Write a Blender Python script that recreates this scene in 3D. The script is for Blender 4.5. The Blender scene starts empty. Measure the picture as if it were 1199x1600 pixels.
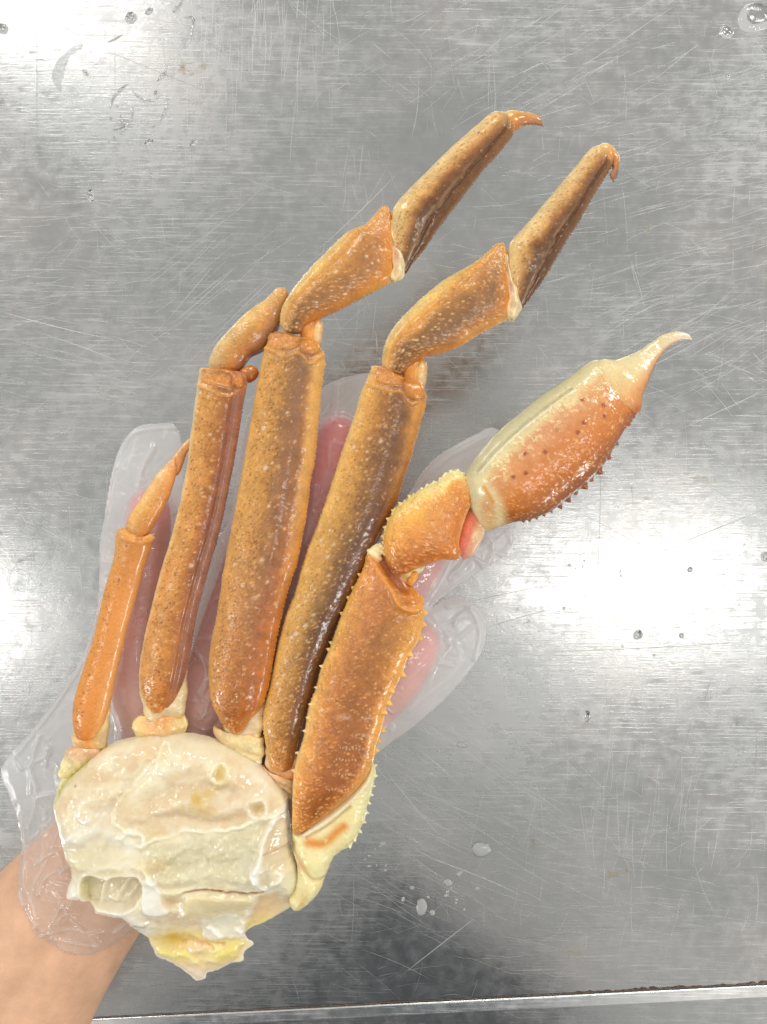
import bpy, bmesh, math, random
import numpy as np
from mathutils import Vector

# ------------------------------------------------------------------ units
# lengths are laid out in "u" = 0.25 mm on the plane the crab is held in
U = 0.00025
CAMH = 1400.0            # camera above the crab plane (u)
TAB = -480.0             # table top below the crab plane (u)
S = bpy.context.scene
COL = S.collection
rng = np.random.default_rng(7)
random.seed(7)

def W(px, py, z=0.0):
    """world position (m) at height z (u above crab plane); table top is world z=0"""
    k = (CAMH - z) / CAMH
    return ((px-599.5)*k*U, (800-py)*k*U, (z-TAB)*U)

# ------------------------------------------------------------------ camera
cam = bpy.data.cameras.new('camera'); co = bpy.data.objects.new('camera', cam); COL.objects.link(co)
co.location = (0, 0, (CAMH-TAB)*U)
cam.sensor_fit = 'VERTICAL'; cam.sensor_height = 24
cam.lens = 12/(800/CAMH)
cam.clip_start = 0.01; cam.clip_end = 50
S.camera = co
# ------------------------------------------------------------------ light
w = bpy.data.worlds.new('World'); S.world = w; w.use_nodes = True
bg = w.node_tree.nodes['Background']
bg.inputs[0].default_value = (1.0, 0.985, 0.95, 1); bg.inputs[1].default_value = 0.50
def area(name, loc, sx, sy, power, colr=(1,.985,.96), target=(0,0,0)):
    l = bpy.data.lights.new(name, 'AREA'); l.shape = 'RECTANGLE'; l.size = sx; l.size_y = sy
    l.energy = power; l.color = colr
    o = bpy.data.objects.new(name, l); COL.objects.link(o); o.location = loc
    return o
area('tube_or_fill_light', (.76, -0.20, 2.0), .70, 0.07, 2.6)
area('tube_or_fill_light', (-1.32, -0.30, 2.0), .55, 0.14, 2.8)
area('tube_or_fill_light', (-.98, 1.52, 2.0), .45, 0.20, 4.2)
area('tube_or_fill_light', (2.5, 1.7, 2.2), 1.2, 0.5, 42)  # outer lamps from here on are unseen fill, added to brighten the crab
area('tube_or_fill_light', (-2.8, 2.8, 2.2), 1.2, 0.5, 42)
area('tube_or_fill_light', (0.5, 3.3, 2.2), 1.4, 0.5, 42)
area('tube_or_fill_light', (2.8, -1.8, 2.2), 1.2, 0.5, 36)
area('tube_or_fill_light', (-2.8, -1.6, 2.2), 1.2, 0.5, 36)
S.view_settings.view_transform = 'Standard'; S.view_settings.look = 'None'
S.view_settings.exposure = 0.27; S.view_settings.gamma = 1.0
S.cycles.max_bounces = 12; S.cycles.transparent_max_bounces = 16

# ------------------------------------------------------------------ helpers
def lin(c):
    c = np.asarray(c, float)/255.0
    return np.where(c <= 0.04045, c/12.92, ((c+0.055)/1.055)**2.4)
def gold(c):      # shell browns lean golden
    c = np.asarray(c, float); lum = c.mean(-1, keepdims=True)
    k = np.clip(((c[..., :1]-c[..., 2:3])/np.maximum(c[..., :1], .01)-.62)/.25, 0, 1)
    return c*(1+k*np.array([.10, .10, -.06]))*(1-k*np.clip(.20-.8*lum, 0, .15))

_perm = rng.permutation(4096)
_val = rng.random(4096)
def vnoise(x, y, seed=0):
    x = np.asarray(x, float)+seed*37.7; y = np.asarray(y, float)+seed*91.3
    xi = np.floor(x).astype(int); yi = np.floor(y).astype(int)
    fx = x-xi; fy = y-yi
    fx = fx*fx*(3-2*fx); fy = fy*fy*(3-2*fy)
    def h(a, b): return _val[_perm[(_perm[a & 4095]+b) & 4095]]
    return (h(xi,yi)*(1-fx)+h(xi+1,yi)*fx)*(1-fy)+(h(xi,yi+1)*(1-fx)+h(xi+1,yi+1)*fx)*fy
def fbm(x, y, seed=0, o=4):
    r = 0; a = 0.5; t = 0
    for k in range(o):
        r = r+a*vnoise(x*2**k, y*2**k, seed+k); t += a; a *= 0.55
    return r/t            # 0..1, mean .5

def catmull(pts, n=14):
    p = np.array(pts, float)
    p = np.vstack([2*p[0]-p[1], p, 2*p[-1]-p[-2]])
    out = []
    for i in range(1, len(p)-2):
        t = np.linspace(0, 1, n, endpoint=False)[:, None]
        a, b, c, d = p[i-1], p[i], p[i+1], p[i+2]
        # damped tangents, no overshoot on uneven spacing
        L = np.linalg.norm(c-b)
        m1 = (c-a)/(np.linalg.norm(c-b)+np.linalg.norm(b-a)+1e-9)*L
        m2 = (d-b)/(np.linalg.norm(d-c)+np.linalg.norm(c-b)+1e-9)*L
        out.append((2*t**3-3*t**2+1)*b+(t**3-2*t**2+t)*m1+(-2*t**3+3*t**2)*c+(t**3-t**2)*m2)
    out.append(p[-2][None])
    return np.vstack(out)
def resample(p, s):
    d = np.r_[0, np.cumsum(np.linalg.norm(np.diff(p, axis=0), axis=1))]
    return np.stack([np.interp(s*d[-1], d, p[:, k]) for k in range(p.shape[1])], 1), d[-1]

def sm(x, a, b):
    t = np.clip((np.asarray(x, float)-a)/(b-a), 0, 1); return t*t*(3-2*t)

def tagobj(o, label=None, cat=None, group=None, kind=None):
    if label: o['label'] = label
    if cat: o['category'] = cat
    if group: o['group'] = group
    if kind: o['kind'] = kind
    return o
def empty(name, loc, parent=None):
    o = bpy.data.objects.new(name, None); COL.objects.link(o)
    if parent: o.parent = parent; 
    else: o.location = loc
    o.empty_display_size = 0.01
    return o
def mesh_np(name, V, F, mat, parent=None, col=None, smooth=True):
    """V world coords (n,3); F (m,4) or (m,3) int arrays"""
    off = np.zeros(3)
    if parent is not None:
        p = parent
        while p is not None:
            off += np.array(p.location); p = p.parent
    me = bpy.data.meshes.new(name)
    V = np.asarray(V, float)-off
    F = np.asarray(F, int); k = F.shape[1]
    me.vertices.add(len(V)); me.vertices.foreach_set('co', V.astype(np.float32).ravel())
    me.loops.add(F.size); me.loops.foreach_set('vertex_index', F.astype(np.int32).ravel())
    me.polygons.add(len(F)); me.polygons.foreach_set('loop_start', np.arange(0, F.size, k, dtype=np.int32))
    me.polygons.foreach_set('use_smooth', np.full(len(F), smooth))
    me.update(calc_edges=True)
    if col is not None:
        a = me.color_attributes.new('pigment', 'FLOAT_COLOR', 'POINT')
        c = np.ones((len(V), 4), np.float32); c[:, :col.shape[1]] = col
        a.data.foreach_set('color', c.ravel())
    me.materials.append(mat)
    o = bpy.data.objects.new(name, me); COL.objects.link(o)
    if parent is not None: o.parent = parent
    return o

# ------------------------------------------------------------------ materials
def newmat(name):
    m = bpy.data.materials.new(name); m.use_nodes = True
    nt = m.node_tree; b = nt.nodes['Principled BSDF']
    return m, nt, b
def N(nt, t, **kw):
    n = nt.nodes.new(t)
    for k, v in kw.items():
        if k.startswith('_'): setattr(n, k[1:], v)
        else: n.inputs[k.replace('__', ' ')].default_value = v
    return n
def ramp(nt, fac, stops):
    r = nt.nodes.new('ShaderNodeValToRGB'); e = r.color_ramp.elements
    e[0].position, e[0].color = stops[0][0], stops[0][1]
    e[1].position, e[1].color = stops[-1][0], stops[-1][1]
    for p, c in stops[1:-1]:
        q = e.new(p); q.color = c
    nt.links.new(fac, r.inputs[0]); return r
def g(v): return (v, v, v, 1)

def shell_mat(name, grain=1., rough=0.3, sss=0.06, rad=(1.0,.6,.3), scale=0.0012, bump=0.22, bscale=1500, coat=0.55, dist=0.00012):
    m, nt, b = newmat(name)
    at = N(nt, 'ShaderNodeAttribute', _attribute_name='pigment')
    tc = N(nt, 'ShaderNodeTexCoord')
    n1 = N(nt, 'ShaderNodeTexNoise', Scale=bscale, Detail=5.0, Roughness=.6)
    n2 = N(nt, 'ShaderNodeTexNoise', Scale=bscale*.22, Detail=4.0)
    nt.links.new(tc.outputs['Object'], n1.inputs['Vector']); nt.links.new(tc.outputs['Object'], n2.inputs['Vector'])
    # pigment grain
    hsv = N(nt, 'ShaderNodeHueSaturation')
    r = ramp(nt, n1.outputs[0], [(.3, g(1-.18*grain)), (.7, g(1+.16*grain))])
    nt.links.new(r.outputs[0], hsv.inputs['Value']); nt.links.new(at.outputs['Color'], hsv.inputs['Color'])
    nt.links.new(hsv.outputs[0], b.inputs['Base Color'])
    rr = ramp(nt, n2.outputs[0], [(.35, g(rough*.65)), (.7, g(min(1, rough*1.6)))])
    nt.links.new(rr.outputs[0], b.inputs['Roughness'])
    add = N(nt, 'ShaderNodeMath', _operation='MULTIPLY_ADD'); add.inputs[1].default_value = .5
    nt.links.new(n1.outputs[0], add.inputs[0]); nt.links.new(n2.outputs[0], add.inputs[2])
    bp = N(nt, 'ShaderNodeBump', Strength=bump, Distance=dist)
    nt.links.new(add.outputs[0], bp.inputs['Height']); nt.links.new(bp.outputs[0], b.inputs['Normal'])
    b.inputs['Subsurface Weight'].default_value = sss
    b.inputs['Subsurface Radius'].default_value = rad
    b.inputs['Subsurface Scale'].default_value = scale
    b.inputs['Coat Weight'].default_value = coat
    b.inputs['Coat Roughness'].default_value = 0.13
    bp3 = N(nt, 'ShaderNodeBump', Strength=bump*.5, Distance=dist); nt.links.new(n2.outputs[0], bp3.inputs['Height']); nt.links.new(bp3.outputs[0], b.inputs['Coat Normal'])
    b.inputs['IOR'].default_value = 1.45
    return m
M_SHELL = shell_mat('wet_crab_shell')
M_CLAW = shell_mat('glossy_claw_shell', grain=.5, rough=.2, sss=.12, rad=(1,.65,.35), bump=.12, coat=.7)
M_CREAM = shell_mat('cream_joint_shell', grain=.35, rough=.33, sss=.35, rad=(1,.7,.4), scale=.002, bump=.2, bscale=700)
M_MEAT = shell_mat('translucent_crab_meat', grain=.1, rough=.18, sss=.7, rad=(1,.88,.65), scale=.004, bump=.22, bscale=420, coat=.6, dist=.0003)
M_SKINNY = shell_mat('pink_joint_membrane', rough=.2, sss=.5, rad=(1,.5,.4), scale=.002, bump=.2, coat=.6)

# ------------------------------------------------------------------ loft
def colgrid(spec, Uu, Vv):
    """spec: list of (u, [(v, rgb), ...]) -> linear colour at each (u,v)"""
    us = [s[0] for s in spec]
    layers = []
    for _, stops in spec:
        vs = [q[0] for q in stops]; cs = lin([q[1] for q in stops])
        layers.append(np.stack([np.interp(Vv, vs, cs[:, k]) for k in range(3)], -1))
    out = np.zeros(Uu.shape+(3,)); tot = np.zeros(Uu.shape)
    if len(us) == 1: return layers[0]
    for i, uu in enumerate(us):
        e = np.zeros(len(us)); e[i] = 1
        wgt = np.interp(Uu, us, e)
        out += layers[i]*wgt[..., None]; tot += wgt
    return out/tot[..., None]

def loft(name, parent, tip0, L, R, tip1, spec, mat=None, z0=0., z1=None, zmid=None, thick=.55, p=.72, step=1.15,
         top=None, tub=None, edgeL=None, edgeR=None, pits=None, marks=(), knobs=(), mott=.21, seed=1, tiltv=0., botk=1.0, waves=None, label=None, post=None):
    """closed organic segment between a left and a right outline; v=-1 left .. +1 right"""
    if z1 is None: z1 = z0
    zref = (z0+z1)/2
    r = np.random.default_rng(seed)
    LP = catmull([tip0]+list(L)+[tip1]); RP = catmull([tip0]+list(R)+[tip1])
    _, ll = resample(LP, np.array([0, 1.])); _, rl = resample(RP, np.array([0, 1.]))
    n = max(12, int(max(ll, rl)/step))
    s = np.linspace(0, 1, n+1)
    Lp, _ = resample(LP, s); Rp, _ = resample(RP, s)
    hw = np.linalg.norm(Rp-Lp, axis=1)/2
    wm = hw.max()
    mt = max(10, int(math.pi*wm/step)); mb = max(6, mt//3)
    th = np.r_[np.linspace(math.pi, 0, mt, endpoint=False), np.linspace(0, -math.pi, mb, endpoint=False)]
    m = len(th)
    X = np.cos(th)[None, :]; Sn = np.sin(th)[None, :]
    Z = np.sign(Sn)*np.abs(Sn)**p
    Z = np.where(Z < 0, Z*botk, Z)
    C = (Lp+Rp)/2; H = (Rp-Lp)/2
    sv = s[:, None]
    if callable(thick): T = thick(sv, hw[:, None])
    else: T = hw[:, None]*thick
    zc = z0+(z1-z0)*sv
    if zmid is not None: zc = zc+zmid*4*sv*(1-sv)
    PX = C[:, 0:1]+H[:, 0:1]*X; PY = C[:, 1:2]+H[:, 1:2]*X
    PZ = zc+T*Z+tiltv*X*hw[:, None]
    UU = np.broadcast_to(sv, PX.shape); VV = np.broadcast_to(X, PX.shape)
    isup = (Sn > -0.05)
    if top is not None:
        PZ = PZ+np.where(Sn > 0, top(UU, VV, PX, PY)*np.clip(Sn*3, 0, 1), 0)*hw[:, None]/wm
    pos = np.stack([PX, -PY, PZ], -1)
    # normals
    du = np.gradient(pos, axis=0)
    dv = np.roll(pos, -1, 1)-np.roll(pos, 1, 1)
    nn = np.cross(dv, du); ln = np.linalg.norm(nn, axis=-1, keepdims=True)
    nn = nn/np.maximum(ln, 1e-6)
    cen = np.stack([C[:, 0], -C[:, 1], zc[:, 0]], -1)[:, None, :]
    flip = np.sign(np.sum(nn*(pos-cen)))
    nn = nn*(flip if flip != 0 else 1)
    nn[ln[..., 0] < 1e-5] = (0, 0, 1)
    VW = VV+.34*(fbm(PX/20, PY/20, seed+60, 3)-.5)*(1-np.abs(VV))**.5+.16*(fbm(PX/6, PY/6, seed+61, 2)-.5)*(1-np.abs(VV))**.5
    col = colgrid(spec, UU+.05*(fbm(PX/16, PY/16, seed+62)-.5), np.clip(VW, -1, 1))
    # mottling in pigment
    mo = fbm(PX/14, PY/14, seed)-.5; mo2 = fbm(PX/4, PY/4, seed+9)-.5
    col = col*(1+mott*2.2*mo+mott*1.2*mo2)[..., None]
    D = np.zeros(PX.shape)
    D += .9*(fbm(PX/22, PY/22, seed+3)-.5)*2
    if mat is M_CREAM: D += 4*(fbm(PX/16, PY/16, seed+5)-.5)+.5*(fbm(PX/6, PY/6, seed+6)-.5)+1.6*np.sin(UU*26+3*VV+seed)*(1-UU)
    ds = max(ll, rl)/n
    ring = np.linalg.norm(np.roll(pos, -1, 1)-pos, axis=-1)
    def stamp(i0, j0, rad, h, c=None, ca=1., sharp=False, elong=1.):
        i0 = int(i0); j0 = int(j0) % m
        dj = max(ring[min(max(i0, 0), n), j0], .35)
        ri = int(rad*2.2*elong/ds)+1; rj = min(int(rad*2.2/dj)+1, m//2-1)
        ii = np.arange(max(0, i0-ri), min(n, i0+ri)+1); jj = np.arange(j0-rj, j0+rj+1)
        q = ((ii[:, None]-i0)*ds/elong)**2+((jj[None, :]-j0)*dj)**2
        if sharp: k = np.clip(1-np.sqrt(q)/(rad*1.6), 0, 1)**1.15
        else: k = np.exp(-q/(rad*rad)*1.1)
        sl = np.ix_(ii, jj % m)
        D[sl] = np.maximum(D[sl], D[sl]*(1-k)+h*k) if h > 0 and sharp else D[sl]+h*k
        if c is not None:
            kk = (np.clip(k*1.5, 0, 1)*ca)[..., None]
            col[sl] = col[sl]*(1-kk)+lin(c)*kk
    jt = lambda v: (math.acos(max(-1, min(1, -v)))/math.pi)*mt      # ring index of v on the top
    area_px = float(np.sum(hw)*2*ds)
    if pits:      # (density per 100 u^2, vmin, vmax, colour)
        for _ in range(int(pits[0]*area_px/100)):
            u = r.uniform(.02, .98); v = r.uniform(pits[1], pits[2])
            stamp(u*n, jt(v), r.uniform(.9, 1.4), -.25, pits[3], r.uniform(.25, .75))
    if tub:       # list of (density, vmin, vmax, rmin, rmax, h, colour, alpha)
        for (dn, v0, v1, r0, r1, hh, c, ca) in tub:
            for _ in range(int(dn*area_px*(v1-v0)/2/100)):
                u = r.uniform(.01, .99); v = r.uniform(v0, v1)
                rr = r0+(r1-r0)*r.random()**2
                stamp(u*n, jt(v), rr, hh*rr/r0*r.uniform(.5, 1.1), c, ca*r.uniform(.4, 1))
    for e, vbase in ((edgeL, -1), (edgeR, 1)):
        if e:     # (spacing, radius, height, colour, u0, u1, sharp)
            sp, rad, hh, c, u0, u1, shp = e
            for layer in range(2 if sp < 9 else 1):
                u = u0
                while u < u1:
                    jv = (0 if vbase < 0 else mt)+r.normal(0, .5)*1.5+(0 if layer == 0 else (1 if vbase < 0 else -1)*rad*2.2)
                    stamp(u*n, jv, rad*r.uniform(.7, 1.15), hh*r.uniform(.45, 1.15)*(1 if layer == 0 else .6), c, .75, shp)
                    u += sp*r.uniform(.65, 1.4)/max(ll, rl)
    up = np.where(Sn[0] >= -.01)[0]
    def nearest(x, y):
        q = (PX[:, up]-x)**2+(PY[:, up]-y)**2
        k = int(np.argmin(q)); return k//len(up), up[k % len(up)]
    for (x, y, rad, h, c, ca) in marks:
        i, j = nearest(x, y); stamp(i, j, rad, h, c, ca)
    for (x, y, rad, h, c) in knobs:
        i, j = nearest(x, y); stamp(i, j, rad, h, c, .7, rad < 4)
    if post: D, col = post(D, col, UU, VV, PX, PY, Sn)
    pos = pos+nn*D[..., None]
    k = (CAMH-zref)/CAMH
    Vw = np.stack([(pos[..., 0]-599.5)*k*U, (800+pos[..., 1])*k*U, (pos[..., 2]-TAB)*U], -1).reshape(-1, 3)
    idx = np.arange((n+1)*m).reshape(n+1, m)
    a = idx[:-1]; b = idx[1:]
    F = np.stack([a, b, np.roll(b, -1, 1), np.roll(a, -1, 1)], -1).reshape(-1, 4)
    if flip < 0: F = F[:, ::-1]
    # close tips exactly
    o = mesh_np(name, Vw, F, mat or M_SHELL, parent, np.clip(gold(col), .004, .95).reshape(-1, 3))
    # orient outward: check signed volume cheaply
    p0, p1, p2 = Vw[F[:, 0]], Vw[F[:, 1]], Vw[F[:, 2]]
    if np.sum(np.cross(p0-Vw.mean(0), p1-Vw.mean(0))*(p2-Vw.mean(0))) < 0: o.data.flip_normals()
    if label: o['label'] = label
    return o

def ell(name, parent, cx, cy, ra, rb, ang, spec, mat=None, **kw):
    """ellipsoid-ish bit: long half-axis ra along ang (deg, picture sense), rb across"""
    a = math.radians(ang); dx, dy = math.cos(a), -math.sin(a); nx, ny = -dy, dx   # right-hand side
    q = lambda t, s: (cx+dx*ra*t+nx*rb*s, cy+dy*ra*t+ny*rb*s)
    ts = [(-.92, .4), (-.7, .72), (-.35, .94), (0, 1), (.35, .94), (.7, .72), (.92, .4)]
    return loft(name, parent, q(-1, 0), [q(t, -s) for t, s in ts], [q(t, s) for t, s in ts], q(1, 0), spec, mat, **kw)

# ------------------------------------------------------------------ sheets from an outline
def polydist(px, py, poly):
    P = np.asarray(poly, float); Q = np.roll(P, -1, 0)
    d2 = np.full(px.shape, 1e18); nx = np.zeros(px.shape); ny = np.zeros(px.shape); ins = np.zeros(px.shape, bool)
    for (ax, ay), (bx, by) in zip(P, Q):
        vx, vy = bx-ax, by-ay; L = vx*vx+vy*vy
        if L < 1e-9: continue
        t = np.clip(((px-ax)*vx+(py-ay)*vy)/L, 0, 1)
        cx, cy = ax+t*vx, ay+t*vy
        q = (px-cx)**2+(py-cy)**2
        mm = q < d2
        d2 = np.where(mm, q, d2); nx = np.where(mm, cx, nx); ny = np.where(mm, cy, ny)
        c = ((ay > py) != (by > py)) & (px < (bx-ax)*(py-ay)/((by-ay) if abs(by-ay) > 1e-12 else 1e-12)+ax)
        ins ^= c
    return np.sqrt(d2), nx, ny, ins
def smoothpoly(pts, n=8, rough=0., rs=9., seed=3):
    p = catmull(list(pts)+[pts[0]], n)[:-1]
    if rough:
        t = np.linalg.norm(p-np.roll(p, 1, 0), axis=1).cumsum()
        p = p+np.stack([(fbm(t/rs, t*0, seed)-.5)*2*rough, (fbm(t/rs, t*0+50, seed)-.5)*2*rough], 1)
    return p
def pillow(name, parent, poly, step, fn, mat, zref, label=None, closed=True):
    """fn(PX,PY,d) -> ztop, zbot, colour(lin); edges meet at the outline"""
    P = np.asarray(poly); x0, y0 = P.min(0)-2*step; x1, y1 = P.max(0)+2*step
    gx = np.arange(x0, x1, step); gy = np.arange(y0, y1, step)
    PX, PY = np.meshgrid(gx, gy)
    d, nx, ny, ins = polydist(PX, PY, poly)
    cell = ins[:-1, :-1] | ins[1:, :-1] | ins[:-1, 1:] | ins[1:, 1:]
    used = np.zeros(PX.shape, bool)
    used[:-1, :-1] |= cell; used[1:, :-1] |= cell; used[:-1, 1:] |= cell; used[1:, 1:] |= cell
    bnd = used & ~ins
    PX = np.where(bnd, nx, PX); PY = np.where(bnd, ny, PY); d = np.where(bnd, 0, d)
    zt, zb, col = fn(PX, PY, d)
    zm = (zt+zb)/2
    zt = np.where(bnd, zm, zt); zb = np.where(bnd, zm, zb)
    k = (CAMH-zref)/CAMH
    def tow(z): return np.stack([(PX-599.5)*k*U, (800-PY)*k*U, (z-TAB)*U], -1)
    idT = -np.ones(PX.shape, int); nT = used.sum(); idT[used] = np.arange(nT)
    inner = used & ~bnd; idB = idT.copy(); idB[inner] = nT+np.arange(inner.sum())
    V = np.vstack([tow(zt)[used], tow(zb)[inner]]); Cc = np.vstack([col[used], col[inner]])
    def quads(ix): return np.stack([ix[:-1, :-1][cell], ix[1:, :-1][cell], ix[1:, 1:][cell], ix[:-1, 1:][cell]], -1)
    F = np.vstack([quads(idT), quads(idB)[:, ::-1]]) if closed else quads(idT)
    if not closed: V = V[:nT]; Cc = Cc[:nT]
    o = mesh_np(name, V, F, mat, parent, np.clip(Cc, .004, 1.0))
    if label: o['label'] = label
    return o
def strokew(PX, PY, pts, wd, smooth=True):
    p = catmull(pts, 6) if smooth and len(pts) > 2 else np.array(pts, float)
    best = np.full(PX.shape, 1e18)
    for (ax, ay), (bx, by) in zip(p[:-1], p[1:]):
        vx, vy = bx-ax, by-ay; L = vx*vx+vy*vy+1e-12
        t = np.clip(((PX-ax)*vx+(PY-ay)*vy)/L, 0, 1)
        best = np.minimum(best, (PX-ax-t*vx)**2+(PY-ay-t*vy)**2)
    return np.exp(-best/(wd*wd))
def gauss(PX, PY, cx, cy, rx, ry, ang=0):
    a = math.radians(ang); dx = PX-cx; dy = PY-cy
    x = dx*math.cos(a)+dy*math.sin(a); y = -dx*math.sin(a)+dy*math.cos(a)
    return np.exp(-(x/rx)**2-(y/ry)**2)

# ================================================================== steel table
def steel_mat(name, base=.60, bright=0.0, seed=0.):
    m, nt, b = newmat(name)
    L = nt.links.new
    tc = N(nt, 'ShaderNodeTexCoord')
    b.inputs['Metallic'].default_value = 1.0
    def stretched(rot, sx, sy, sc, det=3., rough=.6):
        mp = N(nt, 'ShaderNodeMapping'); mp.inputs['Rotation'].default_value = (0, 0, math.radians(rot))
        mp.inputs['Scale'].default_value = (sx, sy, 1); mp.inputs['Location'].default_value = (seed+rot*.13, seed*.7, 0)
        L(tc.outputs['Object'], mp.inputs['Vector'])
        n = N(nt, 'ShaderNodeTexNoise', Scale=sc, Detail=det, Roughness=rough); L(mp.outputs[0], n.inputs['Vector'])
        return n.outputs[0]
    cloud = stretched(0, 1, 1, 11, 6, .6)
    cloud2 = stretched(30, 1, 1.3, 42, 5, .6)
    blot = stretched(10, 1, 1, 150, 4, .6)
    brH = stretched(1, .035, 1.3, 900, 3, .6)
    brV = stretched(89, .035, 1.3, 900, 3, .6)
    d1 = stretched(38, .04, 1.4, 800, 3, .7)
    d2 = stretched(-33, .04, 1.4, 860, 3, .7)
    # brushing strength changes from place to place
    def mask(src, a, c):
        r = ramp(nt, src, [(a, g(0)), (c, g(1))]); return r.outputs[0]
    def mul(x, y, op='MULTIPLY'):
        n = N(nt, 'ShaderNodeMath', _operation=op)
        for i, q in enumerate((x, y)):
            if isinstance(q, (int, float)): n.inputs[i].default_value = q
            else: L(q, n.inputs[i])
        return n.outputs[0]
    mk1 = stretched(55, 1, 1, 6, 2, .5); mk2 = stretched(140, 1, 1, 7, 2, .5)
    hsum = mul(mul(brH, mask(mk1, .47, .68)), mul(brV, mask(mk2, .40, .6)), 'ADD')
    dsum = mul(mul(mul(d1, mask(d1, .52, .7)), mask(mk2, .3, .55)), mul(mul(d2, mask(d2, .55, .72)), mask(mk1, .4, .6)), 'ADD')
    tot = mul(hsum, mul(dsum, 1.8), 'ADD')
    # colour: faint warm/cool patina, darker brush valleys
    mix = N(nt, 'ShaderNodeMix', _data_type='RGBA', _blend_type='MIX')
    mix.inputs['A'].default_value = (base*.98, base, base*.985, 1); mix.inputs['B'].default_value = (base*1.10, base*1.04, base*1.01, 1)
    L(mask(cloud, .45, .75), mix.inputs['Factor'])
    hsv = N(nt, 'ShaderNodeHueSaturation'); L(mix.outputs['Result'], hsv.inputs['Color'])
    v = mul(mul(mul(cloud2, -.5), .5, 'ADD'), .42); v = mul(v, .93, 'ADD')
    v2 = mul(mul(tot, .5, 'SUBTRACT'), .05); v = mul(v, v2, 'ADD')
    v3 = mul(mul(cloud, .5, 'SUBTRACT'), .6); v = mul(v, v3, 'ADD')
    L(v, hsv.inputs['Value']); L(hsv.outputs[0], b.inputs['Base Color'])
    r = mul(mul(cloud2, .20), .16, 'ADD'); r = mul(r, mul(mul(tot, .5, 'SUBTRACT'), .12), 'ADD')
    r = mul(r, mul(mul(blot, .5, 'SUBTRACT'), .34), 'ADD')
    L(r, b.inputs['Roughness'])
    hh = mul(mul(tot, .5), mul(blot, .7), 'ADD'); hh = mul(hh, mul(cloud2, 1.3), 'ADD')
    bp = N(nt, 'ShaderNodeBump', Strength=.26, Distance=.00012)
    L(hh, bp.inputs['Height'])
    bp2 = N(nt, 'ShaderNodeBump', Strength=.35, Distance=.0009)
    L(cloud, bp2.inputs['Height']); L(bp.outputs[0], bp2.inputs['Normal'])
    L(bp2.outputs[0], b.inputs['Normal'])
    return m
M_STEEL = steel_mat('scratched_stainless_steel', base=.50)
M_RAIL = steel_mat('polished_lip_steel', base=.85, seed=5.)
M_STEEL2 = steel_mat('brushed_rail_steel', base=.54, seed=3.)
TK = (CAMH-TAB)/CAMH
def TW(px, py, dz=0.0):      # on the table top; dz in metres
    x, y, z = W(px, py, TAB); return Vector((x, y, z+dz))
def obj_bm(name, bm, mat, parent=None, smooth=False):
    me = bpy.data.meshes.new(name); bm.to_mesh(me); bm.free()
    if smooth:
        for f in me.polygons: f.use_smooth = True
    me.materials.append(mat)
    o = bpy.data.objects.new(name, me); COL.objects.link(o)
    if parent is not None: o.parent = parent
    return o
def prism(bm, pts, z0, z1, bev=0.0):
    """pts: world xy, counter-clockwise"""
    a = [bm.verts.new((x, y, z1)) for x, y in pts]; b = [bm.verts.new((x, y, z0)) for x, y in pts]
    fs = [bm.faces.new(a), bm.faces.new(b[::-1])]
    for i in range(len(pts)):
        j = (i+1) % len(pts); fs.append(bm.faces.new((a[i], b[i], b[j], a[j])))
    if bev:
        es = [e for e in bm.edges if all(v.co.z > z1-1e-6 for v in e.verts)]
        bmesh.ops.bevel(bm, geom=es, offset=bev, segments=4, affect='EDGES', profile=.5)
    return bm
table = empty('steel_work_table', (0, 0, 0))
tagobj(table, 'scratched stainless steel work table top with water drops, beneath the hand and crab', 'table', kind='structure')
# groove line across the bottom of the picture: y = e0 + slope*x
def ey(px, off=0): return 1599.5-0.0505*px+off
xl, xr = -900, 2100
P2 = lambda px, py: tuple(TW(px, py))[:2]
bm = bmesh.new()
prism(bm, [P2(xl, ey(xl, -2)), P2(xr, ey(xr, -2)), P2(xr, -1100), P2(xl, -1100)], -.003, 0.0, .0006)
tabletop = obj_bm('tabletop', bm, M_STEEL, table, True)
bm = bmesh.new()
prism(bm, [P2(xl, ey(xl, 19)), P2(xr, ey(xr, 19)), P2(xr, ey(xr, .4)), P2(xl, ey(xl, .4))], -.02, 0.0004, .0006)
rail = obj_bm('edge_rail', bm, M_RAIL, table, True)
bm = bmesh.new()
prism(bm, [P2(xl, ey(xl, 700)), P2(xr, ey(xr, 700)), P2(xr, ey(xr, 20.5)), P2(xl, ey(xl, 20.5))], -.02, -0.004, .001)
plate = obj_bm('lower_plate', bm, M_STEEL2, table, True)
for o in (tabletop, rail, plate):
    for p in o.data.polygons: p.use_smooth = p.area < 2e-3
# dark gap and rusty grime along the seam
m, nt, b = newmat('dark_gap_metal'); b.inputs['Base Color'].default_value = (.03, .02, .015, 1); b.inputs['Roughness'].default_value = .7; M_GAP = m
bm = bmesh.new(); prism(bm, [P2(xl, ey(xl, 8)), P2(xr, ey(xr, 8)), P2(xr, ey(xr, -6)), P2(xl, ey(xl, -6))], -.012, -0.0062)
obj_bm('seam_bottom', bm, M_GAP, table)
m, nt, b = newmat('rusty_grime'); M_RUST = m
tc = N(nt, 'ShaderNodeTexCoord'); n1 = N(nt, 'ShaderNodeTexNoise', Scale=500., Detail=5.); nt.links.new(tc.outputs['Object'], n1.inputs['Vector'])
r = ramp(nt, n1.outputs[0], [(.3, (.025, .012, .007, 1)), (.55, (.11, .05, .022, 1)), (.75, (.3, .2, .12, 1))]); nt.links.new(r.outputs[0], b.inputs['Base Color'])
b.inputs['Roughness'].default_value = .6
V = []; F = []; cnt = 0
xs = np.arange(60, 1240, 2.0)
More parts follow.
